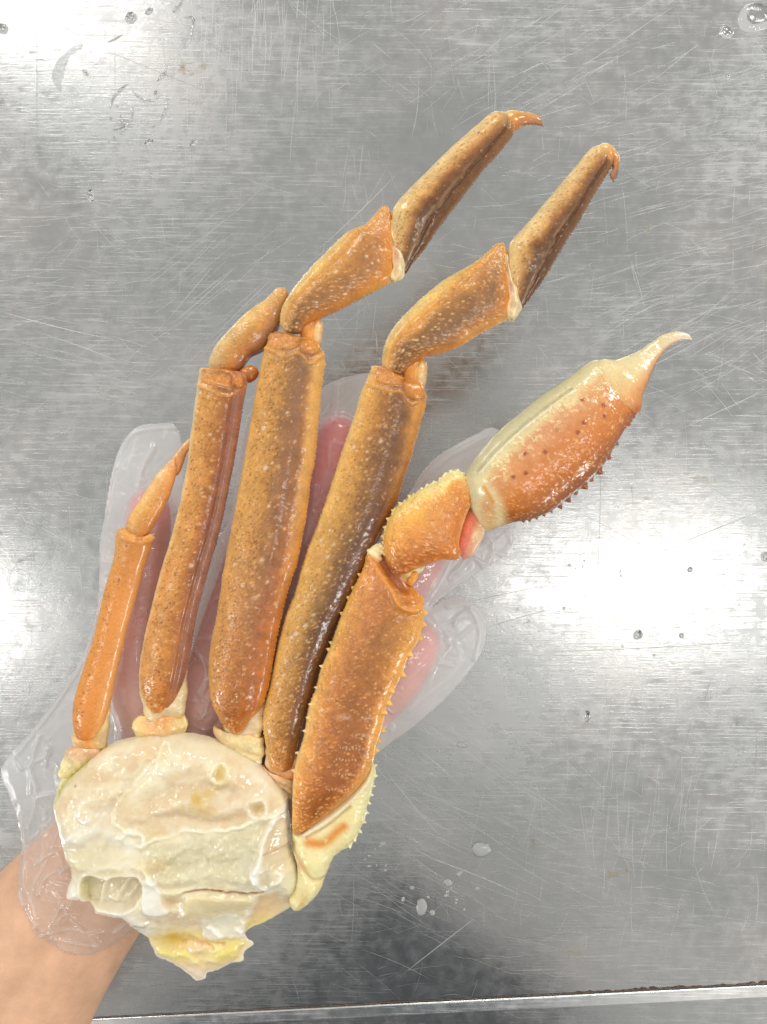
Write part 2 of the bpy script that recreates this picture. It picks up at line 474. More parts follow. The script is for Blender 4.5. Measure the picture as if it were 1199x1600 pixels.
env = np.interp(xs, [60, 400, 560, 620, 640, 760, 850, 920, 985, 1060, 1090, 1120, 1160, 1210, 1240], [.3, 1.2, 1.4, 4, 1.6, 1.0, 2.2, 4.5, 8, 7.5, 4, 3.5, 5, 12, 13])
nz = fbm(xs/9, xs*0, 5, 5); nz2 = fbm(xs/30, xs*0+3, 8, 3)
hgt = .6*env*np.clip((nz-.25)*2.1, 0, 1.5)*np.clip(nz2*1.7, .3, 1.2)
for i, x in enumerate(xs):
    V += [tuple(TW(x, ey(x, -2.6), .00010)), tuple(TW(x, ey(x, -3.2-hgt[i]), .00010)), tuple(TW(x, ey(x, -2.9-hgt[i]*.5), .00013))]
for i in range(len(xs)-1):
    a = 3*i; F += [(a, a+3, a+5, a+2), (a+2, a+5, a+4, a+1)]
gr = mesh_np('rust_line', V, F, M_RUST, table); gr['kind'] = 'stuff'

# ---- scratches: shallow burrs standing a hair above the sheet
m, nt, b = newmat('bright_scratch_burr'); M_SCR = m
b.inputs['Base Color'].default_value = (.72, .72, .71, 1); b.inputs['Metallic'].default_value = 1; b.inputs['Roughness'].default_value = .42
m, nt, b = newmat('dull_scratch_groove'); M_SCD = m
b.inputs['Base Color'].default_value = (.40, .40, .39, 1); b.inputs['Metallic'].default_value = 1; b.inputs['Roughness'].default_value = .5
def scratches(name, mat, lst):
    V = []; F = []
    for (x0, y0, ang, ln, wd, bend) in lst:
        k = 6; a = math.radians(ang)
        base = len(V)
        for i in range(k+1):
            t = i/k-.5
            x = x0+math.cos(a)*ln*t-math.sin(a)*bend*(4*t*t-1); y = y0-math.sin(a)*ln*t-math.cos(a)*bend*(4*t*t-1)
            ww = wd*(1-(2*t)**2)**.6+.04
            nx, ny = math.sin(a), math.cos(a)
            V += [tuple(TW(x-nx*ww/2, y-ny*ww/2, .00004)), tuple(TW(x, y, .00004+ww*U*.16)), tuple(TW(x+nx*ww/2, y+ny*ww/2, .00004))]
        for i in range(k):
            q = base+3*i
            F += [(q, q+1, q+4, q+3), (q+1, q+2, q+5, q+4)]
    o = mesh_np(name, V, F, mat, table); 
    a, b_ = V[F[0][0]], 0
    o['kind'] = 'stuff'
    return o
R = random.Random(11)
br, dk = [], []
for _ in range(2600):
    x, y = R.uniform(-80, 1280), R.uniform(-80, 1560)
    zone = vnoise(x/170, y/170, 4)
    if zone < .33: ang = R.gauss(0, 9)
    elif zone < .5: ang = R.gauss(92, 8)
    elif zone < .7: ang = R.gauss(-35, 16)
    else: ang = R.gauss(42, 14)
    if R.random() < .2: ang = R.uniform(0, 180)
    ln = R.choice([18, 30, 45, 80])*R.uniform(.5, 1.5)
    (br if R.random() < .62 else dk).append((x, y, ang, ln, R.uniform(.1, .34), R.gauss(0, .03)*ln))
for cx, cy, n, ang, sp in ((1050, 400, 130, 12, 150), (1080, 260, 80, 18, 120), (640, 1290, 60, -32, 110), (760, 1370, 80, -24, 120), (330, 470, 60, 40, 120),
                           (100, 560, 50, -12, 120), (400, 60, 90, 88, 90), (850, 80, 90, 30, 130), (1000, 1300, 60, 85, 130), (960, 1440, 70, -8, 130), (700, 1180, 70, -40, 90),
                           (1110, 520, 70, 28, 100), (60, 380, 50, 4, 100)):
    for _ in range(n):
        br.append((R.gauss(cx, sp), R.gauss(cy, sp*.7), ang+R.gauss(0, 5), R.uniform(30, 130), R.uniform(.12, .4), R.gauss(0, 2)))
# the long single scratches one can point to
br += [(90, 508, -14, 200, 1.2, 3), (130, 545, -20, 160, .9, -2), (560, 330, 44, 170, 1.0, 2), (690, 1475, 38, 150, 1.8, 0), (380, 480, 45, 150, .9, 0),
       (320, 460, 42, 140, .9, 2), (740, 1370, -22, 190, 1.3, -4), (650, 1260, -50, 140, 1.1, 2), (300, 455, 50, 120, .8, 0), (1130, 640, 25, 150, 1.1, 0)]
dk += [(1110, 830, 22, 210, 1.6, 0), (980, 840, -28, 190, .9, 0), (830, 960, 16, 150, 1.1, 0), (1020, 1010, 3, 330, 1.1, 2), (1050, 1210, 70, 190, 1.2, 4), (1025, 1320, 82, 120, 1.0, 3),
       (1180, 1190, 88, 110, 1.2, 2), (1160, 1175, -28, 90, .9, 0), (780, 930, 12, 170, 1.0, 0), (58, 110, 90, 210, 1.0, 0), (180, 90, 90, 120, .9, 0), (230, 105, -22, 190, .9, 0), (105, 45, -28, 70, 1.0, 0),
       (935, 830, 88, 200, .9, 2), (860, 1490, -16, 60, 2.0, 2), (300, 240, 88, 110, .8, 0), (1170, 420, 80, 200, .9, 0)]
br[-10:] = [(a, b_, c, d, e*.65, f) for a, b_, c, d, e, f in br[-10:]]; dk[-17:] = [(a, b_, c, d, e*.75, f) for a, b_, c, d, e, f in dk[-17:]]
s1 = scratches('bright_scratches', M_SCR, br); s2 = scratches('dull_scratches', M_SCD, dk)

# ---- stains
m, nt, b = newmat('dried_yellow_stain'); M_STAIN = m
tr = N(nt, 'ShaderNodeBsdfTransparent'); mx = N(nt, 'ShaderNodeMixShader'); out = nt.nodes['Material Output']
tc = N(nt, 'ShaderNodeTexCoord'); n1 = N(nt, 'ShaderNodeTexNoise', Scale=260., Detail=4.); nt.links.new(tc.outputs['Object'], n1.inputs['Vector'])
r = ramp(nt, n1.outputs[0], [(.44, g(0)), (.7, g(.35))]); nt.links.new(r.outputs[0], mx.inputs[0])
nt.links.new(tr.outputs[0], mx.inputs[1]); nt.links.new(b.outputs[0], mx.inputs[2]); nt.links.new(mx.outputs[0], out.inputs[0])
b.inputs['Base Color'].default_value = (.42, .30, .10, 1); b.inputs['Roughness'].default_value = .5
for (x, y, a, c, ang) in ((300, 108, 26, 10, 15), (286, 100, 7, 9, 60), (1148, 1132, 22, 2.5, 25), (895, 1490, 18, 6, 0), (960, 1365, 22, 7, 10), (833, 1325, 4, 16, 0), (1100, 750, 22, 7, 0), (90, 172, 3.5, 3, 0), (1010, 340, 4, 26, 10), (1110, 1010, 12, 5, 0)):
    bm = bmesh.new(); vs = []
    for i in range(22):
        t = i/22*6.283; q = math.radians(ang); rr = R.uniform(.75, 1.15)
        ex, eyy = a*rr*math.cos(t), c*rr*math.sin(t)
        vs.append(bm.verts.new(TW(x+ex*math.cos(q)+eyy*math.sin(q), y-ex*math.sin(q)+eyy*math.cos(q), .00006)))
    bm.faces.new(vs[::-1]); obj_bm('stain', bm, M_STAIN, table)

# ================================================================== water drops
m, nt, b = newmat('clear_water'); M_WATER = m
b.inputs['Base Color'].default_value = (1, 1, 1, 1); b.inputs['Roughness'].default_value = .02; b.inputs['IOR'].default_value = 1.333
b.inputs['Transmission Weight'].default_value = 1
m, nt, b = newmat('milky_crab_juice'); M_MILK = m
b.inputs['Base Color'].default_value = (.78, .79, .77, 1); b.inputs['Roughness'].default_value = .1; b.inputs['IOR'].default_value = 1.34
b.inputs['Transmission Weight'].default_value = .55; b.inputs['Coat Weight'].default_value = .5
m, nt, b = newmat('thin_water_film'); M_THIN = m
tr = N(nt, 'ShaderNodeBsdfTransparent'); mx = N(nt, 'ShaderNodeMixShader', Fac=.22); nt.links.new(tr.outputs[0], mx.inputs[1]); nt.links.new(b.outputs[0], mx.inputs[2]); nt.links.new(mx.outputs[0], nt.nodes['Material Output'].inputs[0])
b.inputs['Base Color'].default_value = (.85, .87, .86, 1); b.inputs['Roughness'].default_value = .08
def drop(x, y, a, c, ang, h, mat, label, group, name='water_drop', cat='water drop', sd=0):
    n = 26; rings = 7; V = []; F = []
    q = math.radians(ang); rr = random.Random(sd+int(x*7+y))
    ph = rr.uniform(0, 6); am = rr.uniform(.03, .12); am2 = rr.uniform(0, .07)
    cx, cy, cz = TW(x, y, .00005)
    for k in range(rings):
        t = k/rings
        rad = 1-t; z = h*(1-rad**2.2)**.8
        for i in range(n):
            th = i/n*6.2832
            w_ = rad*(1+am*math.cos(2*th+ph)+am2*math.cos(3*th-ph))
            ex, eyy = a*w_*math.cos(th)*U*TK, c*w_*math.sin(th)*U*TK
            V.append((cx+ex*math.cos(q)-eyy*math.sin(q), cy+ex*math.sin(q)+eyy*math.cos(q), cz+z*U))
    V.append((cx, cy, cz+h*U)); V.append((cx, cy, cz))
    T3 = []
    for k in range(rings-1):
        for i in range(n):
            j = (i+1) % n; T3 += [(k*n+i, k*n+j, (k+1)*n+j), (k*n+i, (k+1)*n+j, (k+1)*n+i)]
    for i in range(n):
        j = (i+1) % n; T3 += [((rings-1)*n+i, (rings-1)*n+j, rings*n), (j, i, rings*n+1)]
    V = np.array(V); o = mesh_np(name, V-np.array([cx, cy, cz]), T3, mat); o.location = (cx, cy, cz)
    tagobj(o, label, cat, group)
    return o
G1 = 'water drops on the steel table'
big = [
 (205, 28, 10, 9, 10, 5, 'dark-rimmed round water drop at the upper left, beside the glare'), (233, 18, 7, 5, 30, 3, 'small water drop just right of the dark-rimmed round drop'),
 (1181, 28, 27, 25, 0, 9, 'largest water drop, cut by the upper right edge of the photo'), (1135, 51, 11, 10, 0, 5, 'round water drop just left of the largest drop at upper right'),
 (142, 306, 6, 10, 0, 4, 'lone oval water drop on the left side below the wet smears'), (134, 114, 6, 4, -50, 2.5, 'small oval water drop beside the pale curved smear'),
 (5, 45, 9, 9, 0, 4, 'water drop at the left edge within the upper left glare'), (303, 224, 7, 4, 10, 2.5, 'bright-rimmed water drop right of the wet smears'),
 (997, 992, 9, 7, 20, 3.5, 'dark uneven water drop just below the bright glare'), (1065, 993, 4, 4, 0, 2, 'small water drop right of the dark drop below the glare'),
 (917, 1121, 7, 10, 0, 3, 'oval water drop low on the table below the glare'), (1196, 870, 7, 9, 0, 4, 'water drop at the right edge beside the glare'),
 (233, 222, 7, 5, 30, 3, 'water drop at the right end of the wet smears'), (245, 148, 5, 6, 0, 2.5, 'water drop between the wet smears and the yellow stain'),
 (1136, 121, 5, 4, 0, 2, 'small water drop below the round drop at upper right'), (1078, 890, 4, 5, 0, 2, 'tiny dark water drop inside the bright glare'),
]
for q in big: drop(q[0], q[1], q[2], q[3], q[4], q[5], M_WATER, q[6], G1)
# wet smears: low winding ridges of water
def smear(pts, wd, h, label, mat=None):
    p = catmull(pts, 8); n = len(p); V = []; F = []
    d = np.gradient(p, axis=0); d /= np.linalg.norm(d, axis=1, keepdims=True)+1e-9
    ks = 8
    cx, cy, cz = TW(p[:, 0].mean(), p[:, 1].mean(), .00005)
    for i in range(n):
        wv = wd*(.35+.9*vnoise(i/4., 1., int(pts[0][0])))*math.sin(math.pi*(i+.6)/(n+.2))**.5
        for k in range(ks+1):
            t = 2*k/ks-1
            q = TW(p[i, 0]-d[i, 1]*t*wv, p[i, 1]+d[i, 0]*t*wv, .00005+h*U*(1-t*t)*wv/wd)
            V.append(tuple(q))
    for i in range(n-1):
        for k in range(ks):
            a = i*(ks+1)+k; F.append((a, a+1, a+ks+2, a+ks+1))
        F.append((i*(ks+1)+ks, i*(ks+1), (i+1)*(ks+1), (i+1)*(ks+1)+ks))
    V = np.array(V)-np.array([cx, cy, cz])
    o = mesh_np('water_smear', V, F, mat or M_WATER); o.location = (cx, cy, cz); tagobj(o, label, 'water smear', 'wet smears on the steel table')
    me = o.data; bmm = bmesh.new(); bmm.from_mesh(me); bmesh.ops.recalc_face_normals(bmm, faces=bmm.faces); bmm.to_mesh(me); bmm.free()
smear([(176, 203), (186, 203), (197, 198), (205, 188), (208, 172), (204, 165)], 3.2, 1.10, 'hooked wet smear lowest at the upper left of the table')
smear([(172, 170), (180, 150), (193, 137), (200, 132)], 3.2, 1.10, 'short slanting wet smear above the hooked one')
smear([(262, 152), (261, 165), (255, 182), (246, 194), (236, 200)], 2.4, 0.88, 'thin curving wet smear left of the lone bright drop')
smear([(262, 102), (257, 115), (245, 127)], 3.0, 1.10, 'bright comma-shaped wet smear beside the yellow stain')
smear([(270, 20), (282, 8), (288, -6)], 3.4, 1.10, 'wet smear reaching the top edge of the photo')
smear([(288, 27), (302, 30), (300, 50), (297, 68)], 3.0, 1.10, 'angular wet smear just below the top edge')
smear([(168, 66), (182, 60), (192, 54)], 2.4, 0.88, 'short bright wet smear below the dark-rimmed drop')
smear([(206, 140), (214, 150), (225, 156), (243, 158)], 3.0, 0.99, 'level wet smear in the middle of the upper left smears')
smear([(95, 145), (90, 125), (96, 100), (110, 82), (130, 70)], 9, 0.28, 'broad pale curved wet smear at the upper left', M_THIN)
ORD = ['leftmost', 'second from the left', 'third from the left', 'fourth from the left', 'fifth from the left', 'sixth from the left', 'seventh from the left', 'eighth from the left', 'ninth from the left']
def small(n, cx, cy, sx, sy, r0, r1, mat, label, group, name, cat):
    sp = sorted((R.gauss(cx, sx), R.gauss(cy, sy), R.uniform(r0, r1), R.uniform(.8, 1.5), R.uniform(0, 180)) for _ in range(n))
    for i, (x, y, rr, e, an) in enumerate(sp):
        drop(x, y, rr*e, rr, an, rr*.45, mat, ORD[i]+' of the tiny '+label, group, name, cat, i)
small(6, 915, 890, 60, 10, 1.2, 2.4, M_WATER, 'water drops along the upper edge of the glare', G1, 'water_drop', 'water drop')
small(6, 990, 1015, 55, 8, 1.2, 2.6, M_WATER, 'water drops in the row just below the glare', G1, 'water_drop', 'water drop')
small(5, 850, 945, 22, 22, 1.2, 2.6, M_WATER, 'water drops at the left end of the glare', G1, 'water_drop', 'water drop')
small(8, 200, 200, 30, 30, 1.2, 3, M_WATER, 'water drops among the upper left wet smears', G1, 'water_drop', 'water drop')
G2 = 'milky splashes at the lower middle of the table'
for (x, y, a, c, ang, lb) in ((659, 1417, 8, 15, -8, 'largest milky splash drop, a tall oval low in the middle of the table'), (676, 1426, 4, 5, 0, 'milky drop close to the right of the tall oval splash'),
        (700, 1379, 7, 6, 0, 'round milky drop above right of the tall oval splash'), (752, 1327, 14, 13, 0, 'broad milky blotch farthest right of the splashes'), (718, 1365, 4, 5, -30, 'small milky drop between the round drop and the blotch'),
        (746, 1388, 3.5, 3, 0, 'small milky drop below the broad blotch'), (644, 1387, 4, 3, 0, 'small milky drop above the tall oval splash'), (630, 1405, 3, 4, 0, 'small milky drop left of the tall oval splash'),
        (598, 1318, 4.5, 4.5, 0, 'milky drop nearest the cream claw base'), (671, 1210, 5, 5, 0, 'milky drop just below the glove thumb'), (689, 1174, 5, 4, 0, 'pale milky drop beside the glove thumb edge'), (722, 1164, 8, 5, 0, 'milky smear drop right of the glove thumb')):
    drop(x, y, a, c, ang, min(a, c)*.35, M_MILK, lb, G2, 'milky_splash', 'splash')
small(9, 585, 1345, 18, 10, 1.2, 2.4, M_MILK, 'milky specks near the cream claw base', G2, 'milky_splash', 'splash')
small(7, 715, 1398, 18, 10, 1.2, 2.6, M_MILK, 'milky specks among the larger splash drops', G2, 'milky_splash', 'splash')

# ================================================================== person: forearm, palm and five fingers
CH = [  # chains of (px, py, z, radius, squash)
 [(-190, 1745, -150, 128), (-60, 1590, -140, 118), (50, 1455, -128, 102), (120, 1375, -120, 92), (190, 1300, -108, 82)],        # forearm, ulna side
 [(-150, 1785, -150, 126), (-10, 1640, -142, 116), (85, 1500, -130, 96), (150, 1412, -120, 84), (215, 1330, -110, 78)],          # forearm, radius side
 [(200, 1310, -105, 72), (230, 1235, -92, 56), (238, 1140, -84, 46)],                                                           # heel to little finger
 [(210, 1320, -105, 74), (290, 1250, -92, 58), (305, 1150, -84, 48)],
 [(220, 1330, -105, 74), (340, 1240, -92, 58), (375, 1150, -86, 48)],
 [(230, 1335, -105, 74), (390, 1260, -92, 56), (450, 1150, -86, 48)],
 [(230, 1345, -108, 72), (360, 1310, -96, 60), (440, 1260, -92, 52)],                                                           # ball of the thumb
 [(238, 1140, -88, 46), (216, 1060, -84, 45), (214, 1010, -83, 41), (222, 940, -80, 37), (227, 890, -78, 38), (230, 855, -77, 34), (233, 825, -77, 35), (235, 796, -77, 31)],    # little finger
 [(305, 1150, -86, 46), (350, 1000, -82, 43), (395, 850, -79, 36), (420, 740, -78, 35), (430, 695, -78, 31)],                   # ring finger
 [(375, 1150, -88, 48), (430, 1000, -84, 46), (462, 905, -83, 41), (480, 850, -82, 44), (500, 790, -82, 39), (515, 740, -81, 41), (524, 705, -81, 37), (530, 684, -81, 33)],         # middle finger
 [(450, 1150, -88, 48), (545, 1020, -84, 45), (600, 945, -83, 41), (640, 893, -82, 43), (672, 845, -81, 38), (696, 808, -80, 40), (708, 786, -80, 36), (714, 774, -80, 33)],          # index finger
 [(440, 1260, -92, 52), (530, 1160, -90, 47), (575, 1105, -89, 41), (606, 1070, -88, 43), (634, 1034, -86, 41), (646, 1014, -86, 38), (652, 1004, -86, 34)],                          # thumb
]
V = []; F = []
ico = bmesh.new(); bmesh.ops.create_icosphere(ico, subdivisions=3, radius=1)
iv = np.array([v.co[:] for v in ico.verts]); jf = np.array([[v.index for v in f.verts] for f in ico.faces]); ico.free()
def chain_samples(ch):
    p = catmull(ch, 12); return resample(p, np.linspace(0, 1, 40))[0]
HS = [chain_samples(c) for c in CH]
for smp in HS:
    for (x, y, z, r_) in smp:
        c = np.array(W(x, y, z)); k = (CAMH-z)/CAMH
        F.append(jf+len(V)*len(iv)); V.append(iv*np.array([r_*k*U, r_*k*U, r_*U*(.80 if r_ > 60 else .94)])+c)
m, nt, b = newmat('warm_skin'); M_SKIN = m
L = nt.links.new
tc = N(nt, 'ShaderNodeTexCoord'); sx = N(nt, 'ShaderNodeSeparateXYZ'); L(tc.outputs['Object'], sx.inputs[0])
n1 = N(nt, 'ShaderNodeTexNoise', Scale=75., Detail=6., Roughness=.65); n2 = N(nt, 'ShaderNodeTexNoise', Scale=900., Detail=4.); vo = N(nt, 'ShaderNodeTexVoronoi', Scale=1500.)
for q in (n1, n2, vo): L(tc.outputs['Object'], q.inputs['Vector'])
# flushed palm and finger pads, paler forearm
mr = N(nt, 'ShaderNodeMapRange'); mr.inputs['From Min'].default_value = -.135; mr.inputs['From Max'].default_value = -.055; L(sx.outputs['Y'], mr.inputs['Value'])
mixa = N(nt, 'ShaderNodeMix', _data_type='RGBA'); mixa.inputs['A'].default_value = (*lin((222, 176, 142)), 1); mixa.inputs['B'].default_value = (*lin((242, 166, 154)), 1)
L(mr.outputs[0], mixa.inputs['Factor'])
mr2 = N(nt, 'ShaderNodeMapRange'); mr2.inputs['From Min'].default_value = -.02; mr2.inputs['From Max'].default_value = .03; L(sx.outputs['Y'], mr2.inputs['Value'])
mixb = N(nt, 'ShaderNodeMix', _data_type='RGBA'); L(mixa.outputs['Result'], mixb.inputs['A']); mixb.inputs['B'].default_value = (*lin((255, 128, 134)), 1)
L(mr2.outputs[0], mixb.inputs['Factor'])
r = ramp(nt, n1.outputs[0], [(.3, g(.86)), (.7, g(1.12))]); hs = N(nt, 'ShaderNodeHueSaturation'); L(r.outputs[0], hs.inputs['Value']); L(mixb.outputs['Result'], hs.inputs['Color'])
L(hs.outputs[0], b.inputs['Base Color']); b.inputs['Roughness'].default_value = .5
b.inputs['Subsurface Weight'].default_value = .2; b.inputs['Subsurface Radius'].default_value = (1, .4, .25); b.inputs['Subsurface Scale'].default_value = .003
ad = N(nt, 'ShaderNodeMath', _operation='ADD'); L(n2.outputs[0], ad.inputs[0]); L(vo.outputs['Distance'], ad.inputs[1])
bp = N(nt, 'ShaderNodeBump', Strength=.5, Distance=.0002); L(ad.outputs[0], bp.inputs['Height']); L(bp.outputs[0], b.inputs['Normal'])
person = mesh_np('person', np.vstack(V), np.vstack(F), M_SKIN)
tagobj(person, 'bare forearm and open right hand, palm up under the crab legs, in a clear glove', 'person')
rm = person.modifiers.new('remesh', 'REMESH'); rm.mode = 'VOXEL'; rm.voxel_size = .0011; rm.use_smooth_shade = True
smo = person.modifiers.new('smooth', 'SMOOTH'); smo.factor = .5; smo.iterations = 10

# ---- the same person's smock, sleeve and hood, just outside the frame; unseen, added for their dark reflection in the steel
m, nt, b = newmat('grey_blue_unseen_smock'); M_SMOCK = m
tc = N(nt, 'ShaderNodeTexCoord'); n1 = N(nt, 'ShaderNodeTexNoise', Scale=14., Detail=5.); nt.links.new(tc.outputs['Object'], n1.inputs['Vector'])
r = ramp(nt, n1.outputs[0], [(.3, (.10, .11, .125, 1)), (.7, (.16, .17, .19, 1))]); nt.links.new(r.outputs[0], b.inputs['Base Color']); b.inputs['Roughness'].default_value = .85
def lathe_path(name, path, mat, parent=person):
    """path: (x, y, z, rx, ry) ellipses stacked along a spine, metres"""
    p = catmull(path, 6); n = 28; V = []; F = []
    for k, (x, y, z, rx, ry) in enumerate(p):
        for i in range(n):
            t = i/n*6.2832; f = 1+.02*math.sin(5*t+k*.4)
            V.append((x+rx*f*math.cos(t), y+ry*f*math.sin(t), z))
    for k in range(len(p)-1):
        for i in range(n):
            j = (i+1) % n; F.append((k*n+i, k*n+j, (k+1)*n+j, (k+1)*n+i))
    o = mesh_np(name, V, F, mat, parent); return o
lathe_path('unseen_smock', [(-.02, -.68, -.75, .19, .13), (-.02, -.68, -.3, .20, .14), (-.02, -.67, .0, .17, .12), (-.02, -.61, .25, .21, .14), (-.02, -.56, .42, .24, .14), (-.02, -.55, .50, .20, .11), (-.02, -.60, .54, .07, .07), (-.02, -.60, .55, .01, .01)], M_SMOCK)
lathe_path('unseen_sleeve', [(-.215, -.62, .46, .01, .01), (-.215, -.62, .45, .05, .05), (-.235, -.60, .36, .055, .055), (-.255, -.56, .25, .05, .05), (-.268, -.52, .17, .047, .047), (-.262, -.44, .12, .046, .05), (-.235, -.385, .098, .042, .046), (-.225, -.37, .09, .03, .03)], M_SMOCK)
lathe_path('unseen_hood', [(-.02, -.58, .48, .08, .07), (-.02, -.57, .55, .085, .085), (-.02, -.55, .62, .095, .105), (-.02, -.55, .70, .10, .115), (-.02, -.56, .77, .085, .10), (-.02, -.57, .81, .04, .05), (-.02, -.57, .82, .002, .002)], M_SMOCK)

# ---- the clear glove
def film_mat():
    m, nt, b = newmat('clear_polythene_film'); L = nt.links.new
    tc = N(nt, 'ShaderNodeTexCoord')
    n1 = N(nt, 'ShaderNodeTexNoise', Scale=45., Detail=5., Roughness=.55, Distortion=.8); n2 = N(nt, 'ShaderNodeTexNoise', Scale=900., Detail=3.)
    L(tc.outputs['Object'], n1.inputs['Vector']); L(tc.outputs['Object'], n2.inputs['Vector'])
    wv = N(nt, 'ShaderNodeTexWave', Scale=900., Distortion=1.5); L(tc.outputs['Object'], wv.inputs['Vector'])   # embossed fine grain
    a1 = N(nt, 'ShaderNodeMath', _operation='MULTIPLY_ADD'); a1.inputs[1].default_value = .02; L(n2.outputs[0], a1.inputs[0]); L(n1.outputs[0], a1.inputs[2])
    a2 = N(nt, 'ShaderNodeMath', _operation='MULTIPLY_ADD'); a2.inputs[1].default_value = .012; L(wv.outputs[0], a2.inputs[0]); L(a1.outputs[0], a2.inputs[2])
    bp = N(nt, 'ShaderNodeBump', Strength=.5, Distance=.0022); L(a2.outputs[0], bp.inputs['Height'])
    tr = N(nt, 'ShaderNodeBsdfTransparent'); tr.inputs[0].default_value = (.97, .975, .98, 1)
    df = N(nt, 'ShaderNodeBsdfDiffuse'); df.inputs[0].default_value = (.95, .95, .95, 1); tl = N(nt, 'ShaderNodeBsdfTranslucent'); tl.inputs[0].default_value = (.95, .95, .95, 1)
    gl = N(nt, 'ShaderNodeBsdfGlossy'); gl.inputs[0].default_value = (1, 1, 1, 1); gl.inputs['Roughness'].default_value = .09
    for q in (df, tl, gl): L(bp.outputs[0], q.inputs['Normal'])
    m1 = N(nt, 'ShaderNodeMixShader'); m1.inputs[0].default_value = .5; L(df.outputs[0], m1.inputs[1]); L(tl.outputs[0], m1.inputs[2])
    at = N(nt, 'ShaderNodeAttribute', _attribute_name='pigment')
    m2 = N(nt, 'ShaderNodeMixShader'); L(at.outputs['Fac'], m2.inputs[0]); L(tr.outputs[0], m2.inputs[1]); L(m1.outputs[0], m2.inputs[2])
    lw = N(nt, 'ShaderNodeLayerWeight'); lw.inputs[0].default_value = .5; L(bp.outputs[0], lw.inputs['Normal'])
    pw = N(nt, 'ShaderNodeMath', _operation='POWER'); pw.inputs[1].default_value = 4.; L(lw.outputs['Facing'], pw.inputs[0])
    fr = N(nt, 'ShaderNodeMath', _operation='MULTIPLY_ADD'); fr.inputs[1].default_value = .5; fr.inputs[2].default_value = .06; L(pw.outputs[0], fr.inputs[0])
    m3 = N(nt, 'ShaderNodeMixShader'); L(fr.outputs[0], m3.inputs[0]); L(m2.outputs[0], m3.inputs[1]); L(gl.outputs[0], m3.inputs[2])
    L(m3.outputs[0], nt.nodes['Material Output'].inputs[0]); nt.nodes.remove(b)
    return m
M_FILM = film_mat()
def handz(PX, PY, grow=3., floor=-999.):
    zt = np.full(PX.shape, floor); 
    for smp in HS:
        for (x, y, z, r_) in smp:
            q = 1-((PX-x)**2+(PY-y)**2)/(r_+grow)**2
            zt = np.maximum(zt, np.where(q > 0, z+(r_+grow)*(.80 if r_ > 60 else .94)*np.sqrt(np.maximum(q, 0)), floor))
    return zt
def blur(A, k):
    for _ in range(k):
        B = np.pad(A, 1, mode='edge'); A = (B[:-2, 1:-1]+B[2:, 1:-1]+B[1:-1, :-2]+B[1:-1, 2:]+2*B[1:-1, 1:-1])/6
    return A
GL = smoothpoly([(205, 1458), (160, 1481), (117, 1478), (88, 1460), (62, 1430), (40, 1392), (28, 1350), (22, 1300), (6, 1250), (-6, 1206), (40, 1150), (80, 1100), (112, 1053), (136, 1005), (149, 963), (154, 900),
    (155, 845), (163, 805), (169, 768), (176, 732), (186, 699), (204, 673), (224, 663), (248, 661), (267, 661), (279, 674), (284, 700), (290, 760), (310, 815), (336, 836), (354, 822), (368, 760), (378, 690),
    (392, 640), (420, 615), (455, 612), (480, 625), (494, 640), (500, 612), (515, 598), (545, 587), (580, 582), (608, 590), (622, 620), (620, 700), (612, 790), (632, 782), (655, 745), (680, 716), (710, 696), (742, 679), (772, 668),
    (800, 690), (815, 740), (812, 790), (806, 830), (800, 855), (782, 874), (757, 889), (722, 912), (690, 936), (672, 952), (690, 940), (722, 934), (748, 952), (760, 985), (750, 1026), (702, 1088), (645, 1140), (592, 1180),
    (520, 1250), (440, 1320), (340, 1400), (255, 1440)], 6, .8, 5.)
creases = [([(60, 1150), (45, 1200), (52, 1250), (38, 1300)], 3, 5), ([(28, 1292), (45, 1370), (60, 1395)], 3, 5), ([(48, 1337), (62, 1338), (76, 1326)], 3, 5), ([(40, 1385), (48, 1400)], 5, 6), ([(70, 1385), (80, 1362), (98, 1348)], 4, 6),
  ([(95, 1425), (110, 1400), (122, 1424), (140, 1440), (160, 1466)], 3, 6), ([(95, 1453), (125, 1460), (158, 1467)], 2.5, 6), ([(90, 1440), (130, 1440), (165, 1446)], 2.5, 4), ([(185, 1450), (205, 1436), (225, 1440)], 3, 5), ([(150, 960), (130, 1030), (80, 1110), (20, 1185)], 2.5, 4),
  ([(166, 800), (176, 740), (205, 680), (250, 668), (275, 668)], 3.5, 5), ([(240, 700), (222, 730), (214, 760)], 6, 5), ([(528, 600), (524, 640), (526, 660)], 4, 6), ([(640, 775), (690, 722), (760, 682)], 3, 5),
  ([(735, 868), (760, 880), (770, 850), (757, 832)], 3, 7), ([(757, 832), (790, 828), (800, 850)], 2.5, 6), ([(742, 872), (775, 900), (806, 862)], 2.5, 5), ([(700, 948), (730, 945), (750, 985), (742, 1030)], 3.5, 6), ([(735, 950), (718, 962), (710, 975)], 3, 6),
  ([(470, 860), (484, 838), (496, 800)], 3, 6), ([(480, 850), (492, 790), (496, 760)], 3, 5), ([(310, 1010), (330, 1040), (318, 1075)], 3, 6), ([(322, 1080), (340, 1040)], 3, 5), ([(270, 1060), (262, 1110)], 4, 5), ([(180, 1110), (190, 1050), (196, 1000)], 4, 5), ([(350, 850), (330, 905), (312, 940)], 3, 5), ([(70, 1420), (60, 1380), (76, 1340), (62, 1300)], 4, 5),
  ([(676, 960), (720, 1030), (640, 1110)], 4, 1)]
RC = random.Random(5)
